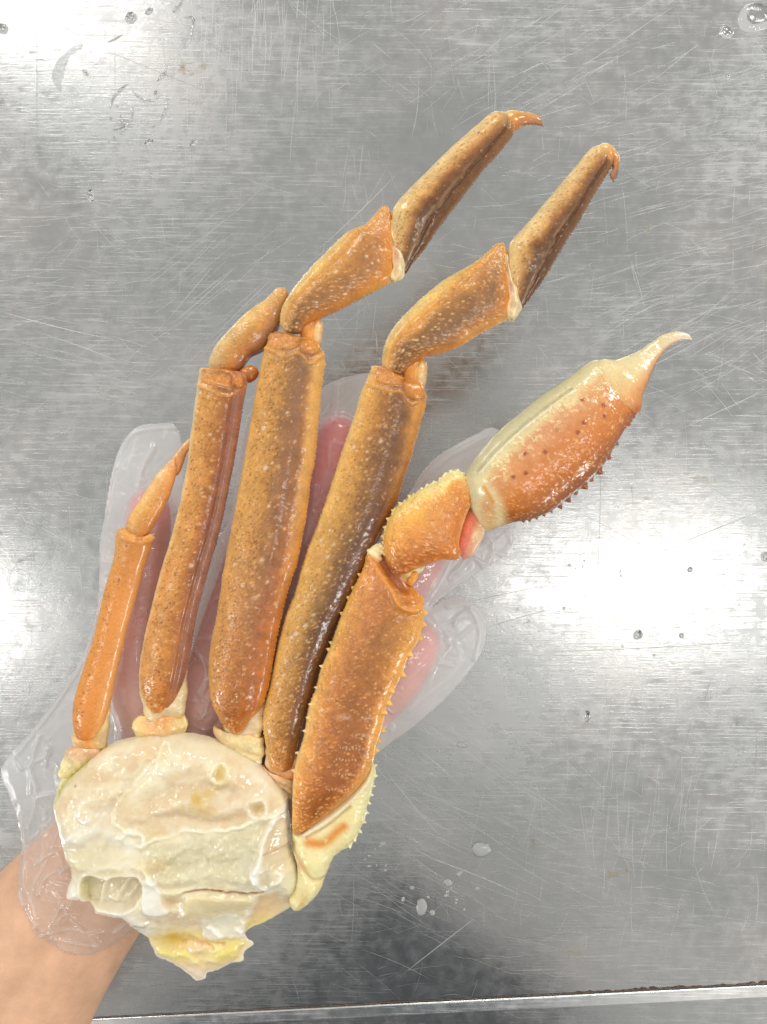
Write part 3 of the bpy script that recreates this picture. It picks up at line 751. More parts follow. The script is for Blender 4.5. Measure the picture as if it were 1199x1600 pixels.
def crinkle(n, cx, cy, sx, sy, ang, l0, l1, h):
    for _ in range(n):
        x, y = RC.gauss(cx, sx), RC.gauss(cy, sy); a = math.radians(ang+RC.gauss(0, 35)); l = RC.uniform(l0, l1)
        pts = [(x, y)]
        for k in range(RC.choice([1, 1, 2])):
            x += l*math.cos(a); y -= l*math.sin(a); pts.append((x, y)); a += RC.uniform(-1.6, 1.6); l *= .7
        creases.append((pts, RC.uniform(1.8, 3.6), h*RC.uniform(.4, 1.1)))
crinkle(18, 110, 1400, 42, 48, 10, 18, 52, 12); crinkle(12, 50, 1250, 25, 55, 75, 15, 60, 5); crinkle(14, 310, 1020, 25, 60, 60, 10, 40, 5)
crinkle(10, 765, 860, 22, 18, 30, 10, 40, 3.5); crinkle(7, 700, 1010, 30, 40, 50, 10, 45, 2); crinkle(7, 225, 720, 28, 40, 70, 10, 50, 2); crinkle(8, 500, 780, 14, 70, 70, 10, 40, 4); crinkle(8, 200, 1040, 14, 70, 80, 10, 50, 3)
def glove_fn(PX, PY, d):
    hz = handz(PX, PY, 3., -150.)
    flat = -84-18*sm(PY, 1000, 1300)+5*np.sqrt(1-(1-np.clip(d/16, 0, 1))**2)
    # over the arm the cuff hangs loose
    raw = np.maximum(hz, flat)
    sm1 = blur(raw, 14)
    zt = np.maximum(np.maximum(sm1, hz), flat)
    zt = blur(zt, 3); zt = np.maximum(zt, hz+.3)
    wr = np.abs(fbm((PX+PY)/34, (PY-PX)/110+2*fbm(PX/90, PY/90, 2), 31, 2)-.5)*2
    zt = zt+3.0*np.exp(-(wr/.035)**2)*np.clip(d/10, 0, 1)*sm(fbm(PX/80, PY/80, 44), .45, .65)
    opac = np.full(PX.shape, .50)-.22*sm(PY, 1220, 1330)-.06*sm(hz, -70, -50)+.16*(fbm(PX/30, PY/30, 17)-.5)
    for pts, wd, h in creases:
        k = strokew(PX, PY, pts, wd); zt = zt+h*k; opac = opac+.20*strokew(PX, PY, pts, wd*.7)  # crease lines also made whiter in the film, painting in their highlights
    opac = opac+.10*np.exp(-(d/2.)**2)+.05*np.exp(-(wr/.06)**2)
    mid = -80-22*sm(PY, 1000, 1300); zb = np.minimum(2*mid-hz-8, mid-5-4*np.sqrt(1-(1-np.clip(d/16, 0, 1))**2))
    zb = blur(zb, 6)
    c = np.repeat(np.clip(opac, 0.05, .7)[..., None], 3, -1)
    return zt, zb, c
glove = pillow('plastic_glove', person, GL, 2.0, glove_fn, M_FILM, -78)

# ================================================================== the crab half: legs, claw and body
crab = empty('crab_half', W(300, 1200, 0))
tagobj(crab, 'raw crab half with four walking legs and one claw, lying on the gloved hand', 'crab')
def jpost(notch, ridge, knob, depth=4.5, floor=(204, 134, 70)):
    nz = smoothpoly(notch, 4)
    def f(D, col, UU, VV, PX, PY, Sn):
        top = Sn > .12
        d, _, _, ins = polydist(PX, PY, nz); a = sm(np.where(ins, d, -d), -2.5, 7)*top
        D = D-depth*a; fl = lin(floor)*(1+.7*(fbm(PX/4, PY/4, 5)-.5))[..., None]
        col = col*(1-.85*a[..., None])+fl*.85*a[..., None]
        q = np.exp(-(np.where(ins, d, -d)/1.8)**2)*top*.35; col = col*(1-q[..., None])+lin((128, 62, 24))*q[..., None]
        e = strokew(PX, PY, ridge, 3.6)*top; D = D+2.*e; col = col*(1-.4*e[..., None])+lin((226, 160, 82))*.4*e[..., None]
        e = strokew(PX, PY, [(x+1, y+6) for x, y in ridge], 3)*top; D = D-.8*e
        x, y, rx, ry = knob
        k = np.clip(gauss(PX, PY, x, y, rx, ry, 20)*1.3, 0, 1)*top; D = D+6*k; col = col*(1-.8*k[..., None])+lin((206, 128, 42))*.8*k[..., None]
        q2 = np.sqrt(((PX-x)/rx)**2+((PY-y)/ry)**2); k = np.exp(-((q2-1.15)/.16)**2)*top*sm(PY-y, -ry, 0); D = D-2.*k; col = col*(1-.5*k[..., None])+lin((140, 76, 30))*.5*k[..., None]
        return D, col
    return f
def leg(name, x, y, label):
    o = empty(name, (0, 0, 0), crab); 
    p = np.array(W(x, y, 0))-np.array(crab.location); o.location = p
    o['label'] = label
    return o
TW1 = (240, 205, 150); GOLD = (205, 140, 62); TAN = (186, 124, 58); BRN = (150, 98, 58); DBR = (112, 66, 38); ORG = (200, 112, 28); CRM = (226, 196, 140); ODEEP = (176, 92, 26)
CREAMY = (228, 206, 152); PEACH = (232, 178, 128)
PITC = (120, 62, 20)
def tubs(d=1.2, v0=-.95, v1=.95): return [(d*2.2, v0, v1, .9, 1.6, .55, (214, 152, 84), .4), (d*.5, v0, v1, 1.3, 2.4, .7, (226, 176, 112), .6), (d*.06, v0, v1, 1.8, 3.4, .6, (240, 212, 176), .7)]
def flatleg(k=.62, cap=30): return lambda s, h: np.minimum(h*k, cap)+0*s
def joint_post(yc=None, v0=-.55, v1=.25, u0=.955, depth=5., floor=(196, 116, 52)):
    """sunken triangular notch and raised knob at the far end of a long leg segment"""
    def f(D, col, UU, VV, PX, PY, Sn):
        top = Sn > .1
        a = sm(UU, u0-.01, u0+.012)*sm(VV, v0-.12, v0+.08)*(1-sm(VV, v1-.1, v1+.1))*top
        D = D-depth*a
        c = lin(floor)*(1+.5*(fbm(PX/5, PY/5, 5)-.5))[..., None]
        col = col*(1-.8*a[..., None])+c*.8*a[..., None]
        e = np.exp(-((UU-(u0-.012))/.006)**2)*sm(VV, v0-.1, v0+.1)*(1-sm(VV, .7, .9))*top
        D = D+2.2*e; col = col*(1-.5*e[..., None])+lin((226, 160, 84))*.5*e[..., None]
        kn = np.exp(-((UU-(u0+.008))/.016)**2-((VV-.55)/.24)**2)*top
        D = D+5*kn; col = col*(1-.7*kn[..., None])+lin((206, 122, 30))*.7*kn[..., None]
        return D, col
    return f

# ---- leg 1 (smallest, far left)
l1 = leg('walking_leg', 136, 1160, 'smallest walking leg, far left, nearly free of tubercles')
loft('merus', l1, (132, 1163), [(119, 1150), (114, 1121), (119, 1084), (134, 1036), (149, 989), (163, 926), (178, 875), (182, 849), (183, 836)],
     [(150, 1150), (164, 1127), (174, 1091), (183, 1051), (194, 1003), (203, 967), (215, 926), (228, 878), (236, 858), (240, 845), (233, 838)], (210, 836),
     [(0, [(-1, (214, 140, 60)), (-.4, (206, 118, 40)), (.5, (204, 110, 36)), (1, (228, 176, 110))]),
      (.12, [(-1, (216, 148, 76)), (-.4, (214, 134, 58)), (.4, (214, 136, 66)), (1, (226, 160, 98))]),
      (.6, [(-1, (220, 156, 84)), (-.5, (212, 136, 62)), (.4, (216, 140, 72)), (1, (226, 158, 94))]),
      (.93, [(-1, (216, 160, 96)), (0, (192, 122, 60)), (1, (200, 128, 64))]), (1, [(-1, (206, 140, 70)), (1, (206, 140, 70))])],
     z0=-4, z1=-2, thick=flatleg(.7), pits=(1.0, -.85, -.1, PITC), tub=[(.8, -.9, .9, .8, 1.5, .22, (232, 172, 110), .4)], mott=.08, seed=11,
     post=joint_post(u0=.965, v0=-.7, v1=.6, depth=2.5))
loft('joint_socket', l1, (150, 1180), [(128, 1178), (117, 1169), (114, 1150), (120, 1130), (135, 1120)], [(163, 1168), (169, 1150), (171, 1125), (172, 1105), (168, 1092)], (155, 1095),
     [(0, [(-1, PEACH), (1, CREAMY)]), (.3, [(-1, (230, 196, 140)), (0, (214, 140, 60)), (1, (232, 206, 150))]), (1, [(-1, CREAMY), (1, (230, 200, 150))])], M_CREAM, z0=-12, thick=.5, seed=12)
loft('coxa', l1, (97, 1222), [(92, 1208), (97, 1190), (102, 1174), (112, 1168)], [(112, 1216), (130, 1200), (148, 1186), (158, 1176), (156, 1168)], (134, 1168),
     [(0, [(-1, (232, 220, 160)), (1, (214, 196, 110))]), (.4, [(-1, (238, 224, 172)), (1, (230, 210, 150))]), (.7, [(-1, (232, 180, 138)), (1, (236, 190, 150))]), (1, [(-1, (230, 176, 130)), (1, (228, 180, 130))])], M_CREAM, z0=-8, thick=.45, seed=13, mott=.2,
     top=lambda u, v, x, y: 3*np.sin(u*16+v*2))
loft('carpus', l1, (216, 841), [(203, 838), (198, 826), (204, 805), (222, 776), (244, 743), (262, 722), (269, 717)],
     [(228, 838), (234, 833), (244, 816), (262, 783), (272, 752), (276, 735), (275, 722)], (273, 716),
     [(0, [(-1, (214, 160, 96)), (1, (190, 116, 54))]), (.4, [(-1, (224, 178, 110)), (-.2, (220, 168, 100)), (.3, (208, 140, 68)), (1, (206, 132, 66))]),
      (1, [(-1, (232, 196, 146)), (0, (226, 160, 110)), (1, (206, 132, 70))])], z0=2, z1=-2, thick=.75, tub=[(1.2, -.8, .8, 1.2, 2.2, .45, (234, 190, 130), .5)], seed=14)
loft('propodus', l1, (273, 744), [(266, 735), (268, 718), (284, 697), (300, 682), (320, 660)], [(280, 742), (287, 725), (294, 705), (310, 685), (330, 668)], (330, 660),
     [(0, [(-1, (230, 186, 130)), (0, (222, 150, 88)), (1, (206, 128, 66))]), (1, [(-1, (226, 180, 120)), (1, (180, 120, 70))])], z0=-8, z1=-14, thick=.7, seed=15)

loft('joint_rim', l1, (188, 842), [(183, 834), (187, 825), (196, 824), (206, 832), (222, 838), (236, 834)], [(200, 850), (215, 853), (228, 852), (238, 848)], (243, 840),
     [(0, [(-1, (222, 166, 100)), (1, (214, 140, 66))]), (1, [(-1, (222, 160, 90)), (1, (206, 130, 60))])], z0=8, thick=.9, seed=16, tub=tubs(.6))
# ---- leg 2
l2 = leg('walking_leg', 250, 1118, 'second walking leg from the left, its upper half folded behind the next leg')
loft('merus', l2, (249, 1119), [(237, 1112), (224, 1091), (218, 1062), (224, 1007), (237, 952), (251, 897), (273, 823), (290, 750), (296, 705), (302, 658), (307, 620), (312, 590), (315, 576)],
     [(266, 1106), (284, 1073), (294, 1036), (301, 992), (314, 934), (329, 879), (343, 831), (358, 761), (371, 690), (378, 645), (385, 606), (387, 590), (380, 583)], (346, 586),
     [(0, [(-1, CRM), (-.6, (206, 126, 46)), (0, (196, 108, 34)), (1, (190, 120, 60))]),
      (.12, [(-1, (238, 212, 160)), (-.8, (208, 144, 76)), (0, (196, 128, 62)), (.5, (176, 104, 44)), (.8, (150, 92, 70)), (1, (168, 112, 92))]),
      (.5, [(-1, (240, 220, 170)), (-.84, (226, 180, 116)), (-.7, (206, 144, 78)), (-.1, (196, 134, 70)), (.3, (168, 100, 48)), (.6, (138, 76, 50)), (.78, (150, 100, 84)), (1, (170, 124, 104))]),
      (.9, [(-1, (240, 214, 164)), (-.75, (212, 154, 84)), (-.1, (178, 118, 60)), (.2, (160, 100, 50)), (.5, (150, 86, 50)), (.75, (150, 96, 82)), (1, (176, 112, 80))]),
      (1, [(-1, (226, 186, 124)), (-.5, (214, 144, 70)), (.5, (206, 130, 60)), (1, (190, 116, 60))])],
     z0=0, z1=2, thick=flatleg(.66), pits=(1.5, -.8, .15, PITC), tub=tubs(.9, -.9, .45), edgeR=(5.5, 1.6, 1.5, (196, 140, 110), .15, .95, False), edgeL=(6, 1.7, 1.1, (236, 206, 150), .1, .95, False), seed=21,
     top=lambda u, v, x, y: -3*np.exp(-((v-.66)/.10)**2), post=jpost([(320, 582), (364, 589), (364, 609), (346, 607), (319, 598)], [(313, 604), (330, 612), (348, 620), (366, 620), (380, 606)], (374, 599, 8, 10)))
loft('joint_socket', l2, (262, 1140), [(238, 1132), (226, 1115), (222, 1092), (219, 1078), (228, 1070)], [(280, 1128), (289, 1108), (292, 1085), (293, 1060), (292, 1040)], (270, 1050),
     [(0, [(-1, PEACH), (1, (222, 150, 60))]), (.18, [(-1, (222, 158, 76)), (0, (214, 130, 40)), (1, (226, 160, 80))]), (.3, [(-1, CREAMY), (.2, (228, 200, 158)), (1, (236, 214, 160))]), (1, [(-1, CREAMY), (1, (222, 190, 150))])], M_CREAM, z0=-9, thick=.5, seed=22)
loft('coxa', l2, (252, 1160), [(215, 1152), (209, 1135), (211, 1121), (222, 1117), (240, 1126)], [(280, 1152), (292, 1142), (291, 1122), (287, 1114), (272, 1122)], (256, 1128),
     [(0, [(-1, (232, 214, 150)), (1, CREAMY)]), (.6, [(-1, (236, 214, 150)), (-.3, (230, 172, 118)), (.3, (214, 150, 90)), (1, (236, 214, 150))]), (1, [(-1, (226, 170, 110)), (1, (222, 140, 60))])], M_CREAM, z0=-12, thick=.45, seed=23, mott=.2,
     top=lambda u, v, x, y: 4*np.sin(v*5))
ell('joint_knob', l2, 388, 585, 18, 13, 25, [(0, [(-1, (206, 132, 56)), (1, (176, 96, 36))])], z0=-8, thick=.8, seed=24, tub=tubs(1))
loft('carpus', l2, (348, 588), [(333, 584), (328, 576), (328, 561), (339, 539), (361, 514), (390, 486), (418, 466), (428, 455), (434, 450)],
     [(368, 584), (383, 570), (392, 558), (410, 549), (427, 530), (438, 508), (444, 482), (451, 460)], (446, 449),
     [(0, [(-1, (224, 190, 130)), (0, (176, 128, 76)), (1, (200, 126, 60))]), (.15, [(-1, (232, 208, 156)), (-.2, (186, 140, 84)), (.5, (196, 124, 60)), (1, (150, 96, 66))]),
      (.6, [(-1, (226, 190, 124)), (-.3, (208, 158, 92)), (.1, (190, 130, 66)), (.6, (158, 102, 62)), (1, (130, 86, 60))]), (1, [(-1, (222, 176, 106)), (1, (196, 140, 80))])],
     z0=-8, z1=-10, thick=.75, tub=tubs(1.6, -.8, .3), edgeL=(5, 1.6, 1.2, (236, 212, 156), .1, .95, False), seed=25)

# ---- leg 3
l3 = leg('walking_leg', 375, 1146, 'third walking leg from the left, widest and highest reaching')
loft('merus', l3, (373, 1148), [(361, 1144), (347, 1128), (334, 1102), (328, 1073), (328, 1030), (332, 1000), (340, 963), (351, 890), (369, 794), (384, 713), (394, 650), (405, 591), (414, 547), (419, 534), (422, 522)],
     [(380, 1143), (391, 1126), (410, 1104), (422, 1060), (434, 992), (452, 919), (464, 882), (479, 805), (486, 752), (493, 712), (500, 640), (505, 590), (508, 565), (504, 548), (494, 536)], (446, 519),
     [(0, [(-1, ORG), (0, (186, 100, 32)), (1, (206, 140, 70))]),
      (.1, [(-1, (206, 150, 84)), (-.5, (184, 114, 54)), (.1, (170, 98, 42)), (.6, (176, 98, 36)), (1, (190, 112, 46))]),
      (.3, [(-1, (220, 168, 98)), (-.85, (202, 142, 78)), (-.2, (180, 120, 66)), (.1, (158, 104, 68)), (.4, (160, 96, 50)), (.75, (182, 104, 38)), (1, (188, 110, 46))]),
      (.6, [(-1, (226, 180, 112)), (-.82, (206, 150, 80)), (-.2, (182, 128, 66)), (.05, (156, 108, 66)), (.3, (146, 96, 66)), (.6, (160, 104, 58)), (.75, (206, 148, 82)), (1, (206, 148, 82))]),
      (.88, [(-1, (226, 180, 112)), (-.8, (208, 152, 82)), (-.2, (176, 124, 68)), (.05, (146, 104, 68)), (.45, (142, 100, 72)), (.62, (170, 118, 66)), (.8, (214, 160, 90)), (1, (212, 158, 90))]),
      (1, [(-1, (220, 160, 90)), (-.4, (206, 146, 82)), (1, (206, 134, 62))])],
     z0=8, z1=8, zmid=3, thick=flatleg(.60, 28), pits=(1.4, -.85, 0, PITC), tub=tubs(1.0, -.93, .25)+[(.35, .2, .8, 1.2, 2.6, .4, (230, 180, 130), .7)],
     edgeL=(6.5, 1.7, 1.5, (226, 186, 120), .06, .97, False), edgeR=(5.5, 1.8, 1.7, (220, 164, 84), .1, .96, False), seed=31,
     top=lambda u, v, x, y: -1.2*np.exp(-((v-.62)/.14)**2)+2*np.exp(-((v-.25)/.2)**2), post=jpost([(423, 521), (471, 527), (468, 546), (452, 551), (421, 543)], [(416, 546), (434, 555), (450, 561), (471, 558), (486, 572), (505, 557)], (486, 546, 14, 13)))
loft('joint_socket', l3, (388, 1172), [(365, 1160), (352, 1142), (350, 1120), (365, 1110)], [(405, 1158), (412, 1132), (414, 1112), (419, 1085)], (400, 1085),
     [(0, [(-1, CREAMY), (1, CREAMY)]), (.22, [(-1, (222, 150, 66)), (0, (216, 140, 50)), (1, (232, 180, 100))]), (.36, [(-1, CREAMY), (.2, (222, 196, 160)), (1, (236, 214, 160))]), (1, [(-1, CREAMY), (1, (220, 186, 150))])], M_CREAM, z0=-6, thick=.5, seed=32)
loft('coxa', l3, (398, 1200), [(375, 1180), (352, 1168), (337, 1150), (336, 1134), (350, 1142), (368, 1158)], [(410, 1192), (414, 1172), (412, 1150), (402, 1152)], (385, 1160),
     [(0, [(-1, CREAMY), (1, (226, 204, 150))]), (.5, [(-1, (232, 196, 150)), (0, (236, 216, 160)), (1, (232, 212, 158))]), (1, [(-1, (230, 176, 110)), (1, (226, 150, 66))])], M_CREAM, z0=-10, thick=.5, seed=33, mott=.2)
loft('carpus', l3, (458, 522), [(445, 518), (438, 507), (440, 485), (450, 465), (470, 437), (500, 405), (530, 375), (545, 363), (570, 352), (587, 335), (597, 324)],
     [(472, 519), (482, 508), (505, 495), (535, 482), (570, 463), (596, 450), (613, 438), (617, 412), (614, 385), (613, 350), (611, 332)], (605, 321),
     [(0, [(-1, (206, 160, 100)), (0, (120, 84, 52)), (1, (190, 120, 60))]),
      (.12, [(-1, (230, 196, 136)), (-.6, (200, 140, 70)), (0, (136, 96, 60)), (.6, (170, 108, 56)), (1, (196, 120, 48))]),
      (.45, [(-1, (232, 204, 140)), (-.8, (222, 184, 112)), (-.55, (200, 138, 62)), (0, (166, 112, 64)), (.4, (156, 106, 68)), (.8, (198, 126, 48)), (1, (212, 150, 76))]),
      (.8, [(-1, (226, 188, 118)), (-.7, (206, 144, 70)), (-.2, (192, 130, 76)), (.3, (182, 122, 76)), (.8, (206, 128, 46)), (1, (226, 180, 110))]),
      (1, [(-1, (212, 150, 76)), (1, (206, 140, 66))])],
     z0=6, z1=10, thick=flatleg(.68, 24), tub=[(2.4, -.9, .85, 1.0, 2.1, .5, (222, 160, 92), .5), (.5, -.6, .8, 1.2, 2.2, .5, (244, 214, 170), .8)],
     edgeL=(5, 1.7, 1.3, (234, 206, 146), .1, .97, False), edgeR=(6, 1.6, 1.2, (220, 150, 70), .1, .7, False), seed=35,
     top=lambda u, v, x, y: -2.5*np.exp(-((v+.5)/.12)**2)+1.5*np.exp(-((v+.72)/.12)**2))
loft('joint_hinge', l3, (488, 546), [(473, 538), (470, 522), (474, 508)], [(500, 540), (504, 524), (504, 505)], (492, 495),
     [(0, [(-1, (206, 126, 44)), (1, (222, 160, 96))]), (.45, [(-1, (160, 84, 30)), (-.3, (206, 128, 50)), (.1, (222, 160, 84)), (.6, (236, 204, 150)), (1, (216, 170, 120))]), (1, [(-1, (206, 134, 56)), (1, (206, 134, 60))])], M_SHELL, z0=5, thick=.75, seed=36, top=lambda u, v, x, y: -4*np.exp(-((v-.1)/.18)**2))
PROPSPEC = lambda: [(0, [(-1, (226, 198, 140)), (-.6, (208, 160, 98)), (-.1, (150, 104, 60)), (.15, (112, 74, 44)), (.5, (158, 124, 92)), (.6, (96, 56, 28)), (1, (108, 66, 32))]),
      (.4, [(-1, (232, 204, 148)), (-.7, (228, 194, 132)), (-.35, (206, 156, 96)), (-.08, (160, 106, 54)), (.15, (108, 66, 34)), (.35, (100, 62, 34)), (.48, (146, 112, 82)), (.6, (88, 52, 28)), (.85, (112, 70, 36)), (1, (136, 90, 48))]),
      (.85, [(-1, (234, 206, 150)), (-.3, (220, 176, 116)), (.05, (170, 112, 56)), (.4, (126, 80, 44)), (.6, (104, 62, 34)), (1, (156, 106, 60))]),
      (1, [(-1, (232, 202, 146)), (1, (214, 160, 80))])]
proptop = lambda u, v, x, y: -4.5*np.exp(-((v-.56)/.09)**2)*sm(u, .05, .15)+1.5*np.exp(-((v+.3)/.3)**2)
loft('propodus', l3, (628, 432), [(617, 415), (613, 385), (612, 350), (615, 327), (635, 302), (670, 267), (710, 227), (750, 192), (768, 177)],
     [(636, 427), (645, 412), (660, 394), (680, 365), (710, 325), (748, 275), (780, 238), (798, 216), (803, 205), (801, 186)], (787, 173), PROPSPEC(),
     z0=8, z1=4, thick=.72, pits=(1.3, -.85, -.15, (120, 70, 24)), tub=[(.8, -.9, .9, .8, 1.5, .35, (226, 180, 116), .4)], edgeR=(5, 1.5, 1.3, (150, 104, 60), .1, .97, False), edgeL=(5, 1.3, .9, (236, 210, 150), .1, .95, False), seed=38, top=proptop)
loft('joint_rim', l3, (618, 442), [(611, 436), (612, 410), (610, 385), (607, 362), (610, 345)], [(628, 436), (634, 418), (632, 398), (622, 385), (617, 362)], (614, 342),
     [(0, [(-1, (236, 214, 160)), (1, (238, 218, 170))]), (.5, [(-1, (216, 140, 60)), (-.3, (226, 176, 150)), (.2, (238, 220, 176)), (1, (230, 206, 156))]), (1, [(-1, (230, 200, 150)), (1, (230, 200, 150))])], M_CREAM, z0=14, thick=.9, seed=39,
     top=lambda u, v, x, y: 2.5*np.sin(v*6))
loft('dactyl', l3, (792, 206), [(786, 192), (785, 180), (798, 174), (815, 175), (832, 177), (846, 185)], [(803, 208), (812, 200), (822, 196), (835, 194), (844, 195)], (850, 198),
     [(0, [(-1, (232, 204, 150)), (0, (206, 140, 50)), (1, (214, 130, 50))]), (.45, [(-1, (222, 178, 100)), (0, (196, 126, 52)), (1, (190, 120, 76))]), (.8, [(-1, (196, 140, 80)), (1, (176, 120, 90))]), (1, [(-1, (110, 66, 40)), (1, (150, 110, 90))])], M_CLAW, z0=4, z1=0, thick=.8, seed=40)

# ---- leg 4
l4 = leg('walking_leg', 440, 1206, 'fourth walking leg from the left, next to the claw leg')
loft('merus', l4, (440, 1208), [(425, 1203), (420, 1180), (413, 1145), (413, 1110), (423, 1067), (433, 1017), (447, 963), (460, 930), (480, 863), (497, 820), (519, 756), (533, 712), (552, 657), (563, 620), (576, 588), (584, 572)],
     [(456, 1200), (463, 1180), (470, 1150), (486, 1090), (503, 1035), (522, 985), (545, 940), (568, 890), (588, 850), (602, 820), (618, 789), (629, 752), (641, 719), (654, 672), (664, 635), (664, 612), (655, 602)], (606, 577),
     [(0, [(-1, (206, 140, 66)), (1, ODEEP)]),
      (.1, [(-1, (228, 190, 116)), (-.7, (200, 142, 66)), (-.1, (176, 116, 48)), (.4, (136, 84, 34)), (1, (112, 66, 34))]),
      (.35, [(-1, (230, 196, 126)), (-.7, (206, 154, 80)), (-.3, (182, 134, 70)), (.05, (140, 100, 52)), (.35, (106, 66, 38)), (1, (96, 52, 28))]),
      (.6, [(-1, (232, 196, 126)), (-.75, (206, 154, 82)), (-.35, (180, 130, 66)), (0, (142, 98, 58)), (.35, (112, 74, 48)), (.65, (108, 64, 36)), (1, (142, 84, 36))]),
      (.88, [(-1, (232, 196, 128)), (-.75, (212, 154, 80)), (-.3, (168, 112, 56)), (0, (132, 90, 58)), (.35, (122, 82, 60)), (.6, (160, 108, 54)), (.8, (206, 140, 66)), (1, (206, 140, 66))]),
      (1, [(-1, (226, 180, 106)), (-.3, (212, 140, 64)), (1, (206, 126, 44))])],
     z0=0, z1=4, zmid=2, thick=flatleg(.62, 28), pits=(.7, -.85, .0, PITC), tub=tubs(1.6, -.93, .35)+[(.8, .2, .9, .9, 1.9, .5, (190, 130, 76), .7)],
     edgeL=(6.5, 1.8, 1.8, (234, 200, 130), .05, .97, False), edgeR=(5.5, 1.9, 2.0, (220, 156, 76), .45, .96, False), seed=41,
     top=lambda u, v, x, y: -1.2*np.exp(-((v-.68)/.14)**2)+2*np.exp(-((v-.2)/.25)**2), post=jpost([(590, 577), (632, 590), (627, 606), (614, 608), (588, 598)], [(576, 603), (597, 611), (612, 616), (628, 618), (642, 634), (662, 622)], (647, 613, 15, 14)))
loft('joint_socket', l4, (445, 1228), [(432, 1218), (420, 1205), (415, 1188), (418, 1165)], [(462, 1216), (466, 1200), (466, 1180)], (440, 1160),
     [(0, [(-1, CREAMY), (1, (222, 150, 80))]), (.2, [(-1, (222, 150, 80)), (1, (214, 126, 46))]), (.5, [(-1, (238, 200, 160)), (1, (240, 200, 160))]), (1, [(-1, CREAMY), (1, CREAMY)])], M_CREAM, z0=-8, thick=.6, seed=42)
loft('coxa', l4, (454, 1248), [(440, 1232), (420, 1215), (407, 1200), (412, 1197), (428, 1210)], [(459, 1238), (461, 1225), (458, 1217)], (444, 1214),
     [(0, [(-1, (232, 200, 150)), (1, (226, 204, 150))]), (.6, [(-1, (232, 176, 130)), (1, (236, 206, 160))]), (1, [(-1, (222, 140, 70)), (1, (214, 120, 46))])], M_CREAM, z0=-10, thick=.6, seed=43)
loft('carpus', l4, (618, 587), [(604, 580), (598, 570), (600, 545), (612, 518), (640, 485), (670, 457), (700, 435), (740, 412), (762, 395), (776, 382)],
     [(635, 582), (648, 570), (665, 558), (690, 552), (720, 541), (750, 522), (782, 505), (797, 494), (795, 455), (792, 420), (792, 395)], (787, 379),
     [(0, [(-1, (216, 170, 106)), (0, (116, 80, 54)), (1, (190, 116, 50))]),
      (.12, [(-1, (234, 204, 144)), (-.6, (204, 138, 62)), (0, (122, 86, 58)), (.5, (150, 100, 56)), (1, (196, 116, 42))]),
      (.45, [(-1, (234, 208, 144)), (-.8, (226, 190, 116)), (-.55, (202, 136, 56)), (-.1, (148, 104, 62)), (.4, (128, 92, 66)), (.75, (172, 112, 52)), (1, (216, 150, 76))]),
      (.8, [(-1, (230, 194, 124)), (-.7, (208, 146, 70)), (-.2, (176, 118, 68)), (.3, (150, 106, 72)), (.8, (204, 126, 44)), (1, (230, 186, 116))]),
      (1, [(-1, (216, 156, 82)), (1, (208, 140, 64))])],
     z0=6, z1=10, thick=flatleg(.68, 24), tub=[(2.6, -.9, .85, 1.0, 2.1, .5, (216, 150, 84), .5), (.7, -.6, .8, 1.2, 2.2, .5, (236, 196, 140), .8)],
     edgeL=(5, 1.8, 1.5, (236, 210, 146), .08, .97, False), edgeR=(6, 1.8, 1.5, (224, 156, 76), .1, .7, False), seed=45,
     top=lambda u, v, x, y: -2.5*np.exp(-((v+.5)/.12)**2)+1.5*np.exp(-((v+.72)/.12)**2))
loft('joint_hinge', l4, (648, 612), [(632, 602), (629, 584), (634, 570)], [(662, 606), (667, 588), (667, 568)], (654, 557),
     [(0, [(-1, (206, 126, 44)), (1, (222, 160, 96))]), (.45, [(-1, (160, 84, 30)), (-.3, (206, 128, 50)), (.1, (222, 160, 84)), (.6, (236, 204, 150)), (1, (216, 170, 120))]), (1, [(-1, (206, 134, 56)), (1, (206, 134, 60))])], M_SHELL, z0=5, thick=.75, seed=46, top=lambda u, v, x, y: -4*np.exp(-((v-.1)/.18)**2))
loft('propodus', l4, (806, 492), [(800, 470), (794, 430), (793, 400), (797, 380), (815, 360), (840, 332), (870, 295), (900, 260), (922, 234)],
     [(812, 486), (825, 470), (850, 435), (880, 385), (905, 345), (930, 302), (948, 272), (958, 252), (956, 236)], (941, 225), PROPSPEC(),
     z0=8, z1=4, thick=.72, pits=(1.1, -.85, -.15, (120, 70, 24)), tub=[(.8, -.9, .9, .8, 1.5, .35, (226, 180, 116), .4)], edgeR=(5.5, 1.8, 1.9, (140, 96, 54), .05, .97, False), edgeL=(5, 1.5, 1.1, (236, 210, 150), .1, .95, False), seed=48, top=proptop)
loft('joint_rim', l4, (800, 502), [(790, 495), (792, 465), (790, 440), (788, 415), (790, 400)], [(810, 494), (814, 475), (810, 452), (801, 432), (797, 412)], (794, 398),
     [(0, [(-1, (236, 214, 160)), (1, (238, 218, 170))]), (.5, [(-1, (216, 140, 60)), (-.3, (226, 176, 150)), (.2, (238, 220, 176)), (1, (230, 206, 156))]), (1, [(-1, (230, 200, 150)), (1, (230, 200, 150))])], M_CREAM, z0=14, thick=.9, seed=49,
     top=lambda u, v, x, y: 2.5*np.sin(v*6))
loft('dactyl', l4, (935, 250), [(930, 236), (940, 226), (955, 229), (967, 244), (968, 262), (965, 275)], [(948, 262), (954, 263), (955, 256), (957, 265), (953, 272)], (960, 285),
     [(0, [(-1, (232, 204, 150)), (1, (206, 130, 50))]), (.5, [(-1, (226, 180, 110)), (0, (200, 130, 60)), (1, (196, 110, 56))]), (.8, [(-1, (150, 96, 60)), (1, (190, 140, 110))]), (1, [(-1, (120, 70, 46)), (1, (150, 100, 80))])], M_CLAW, z0=6, z1=0, thick=.8, seed=50)

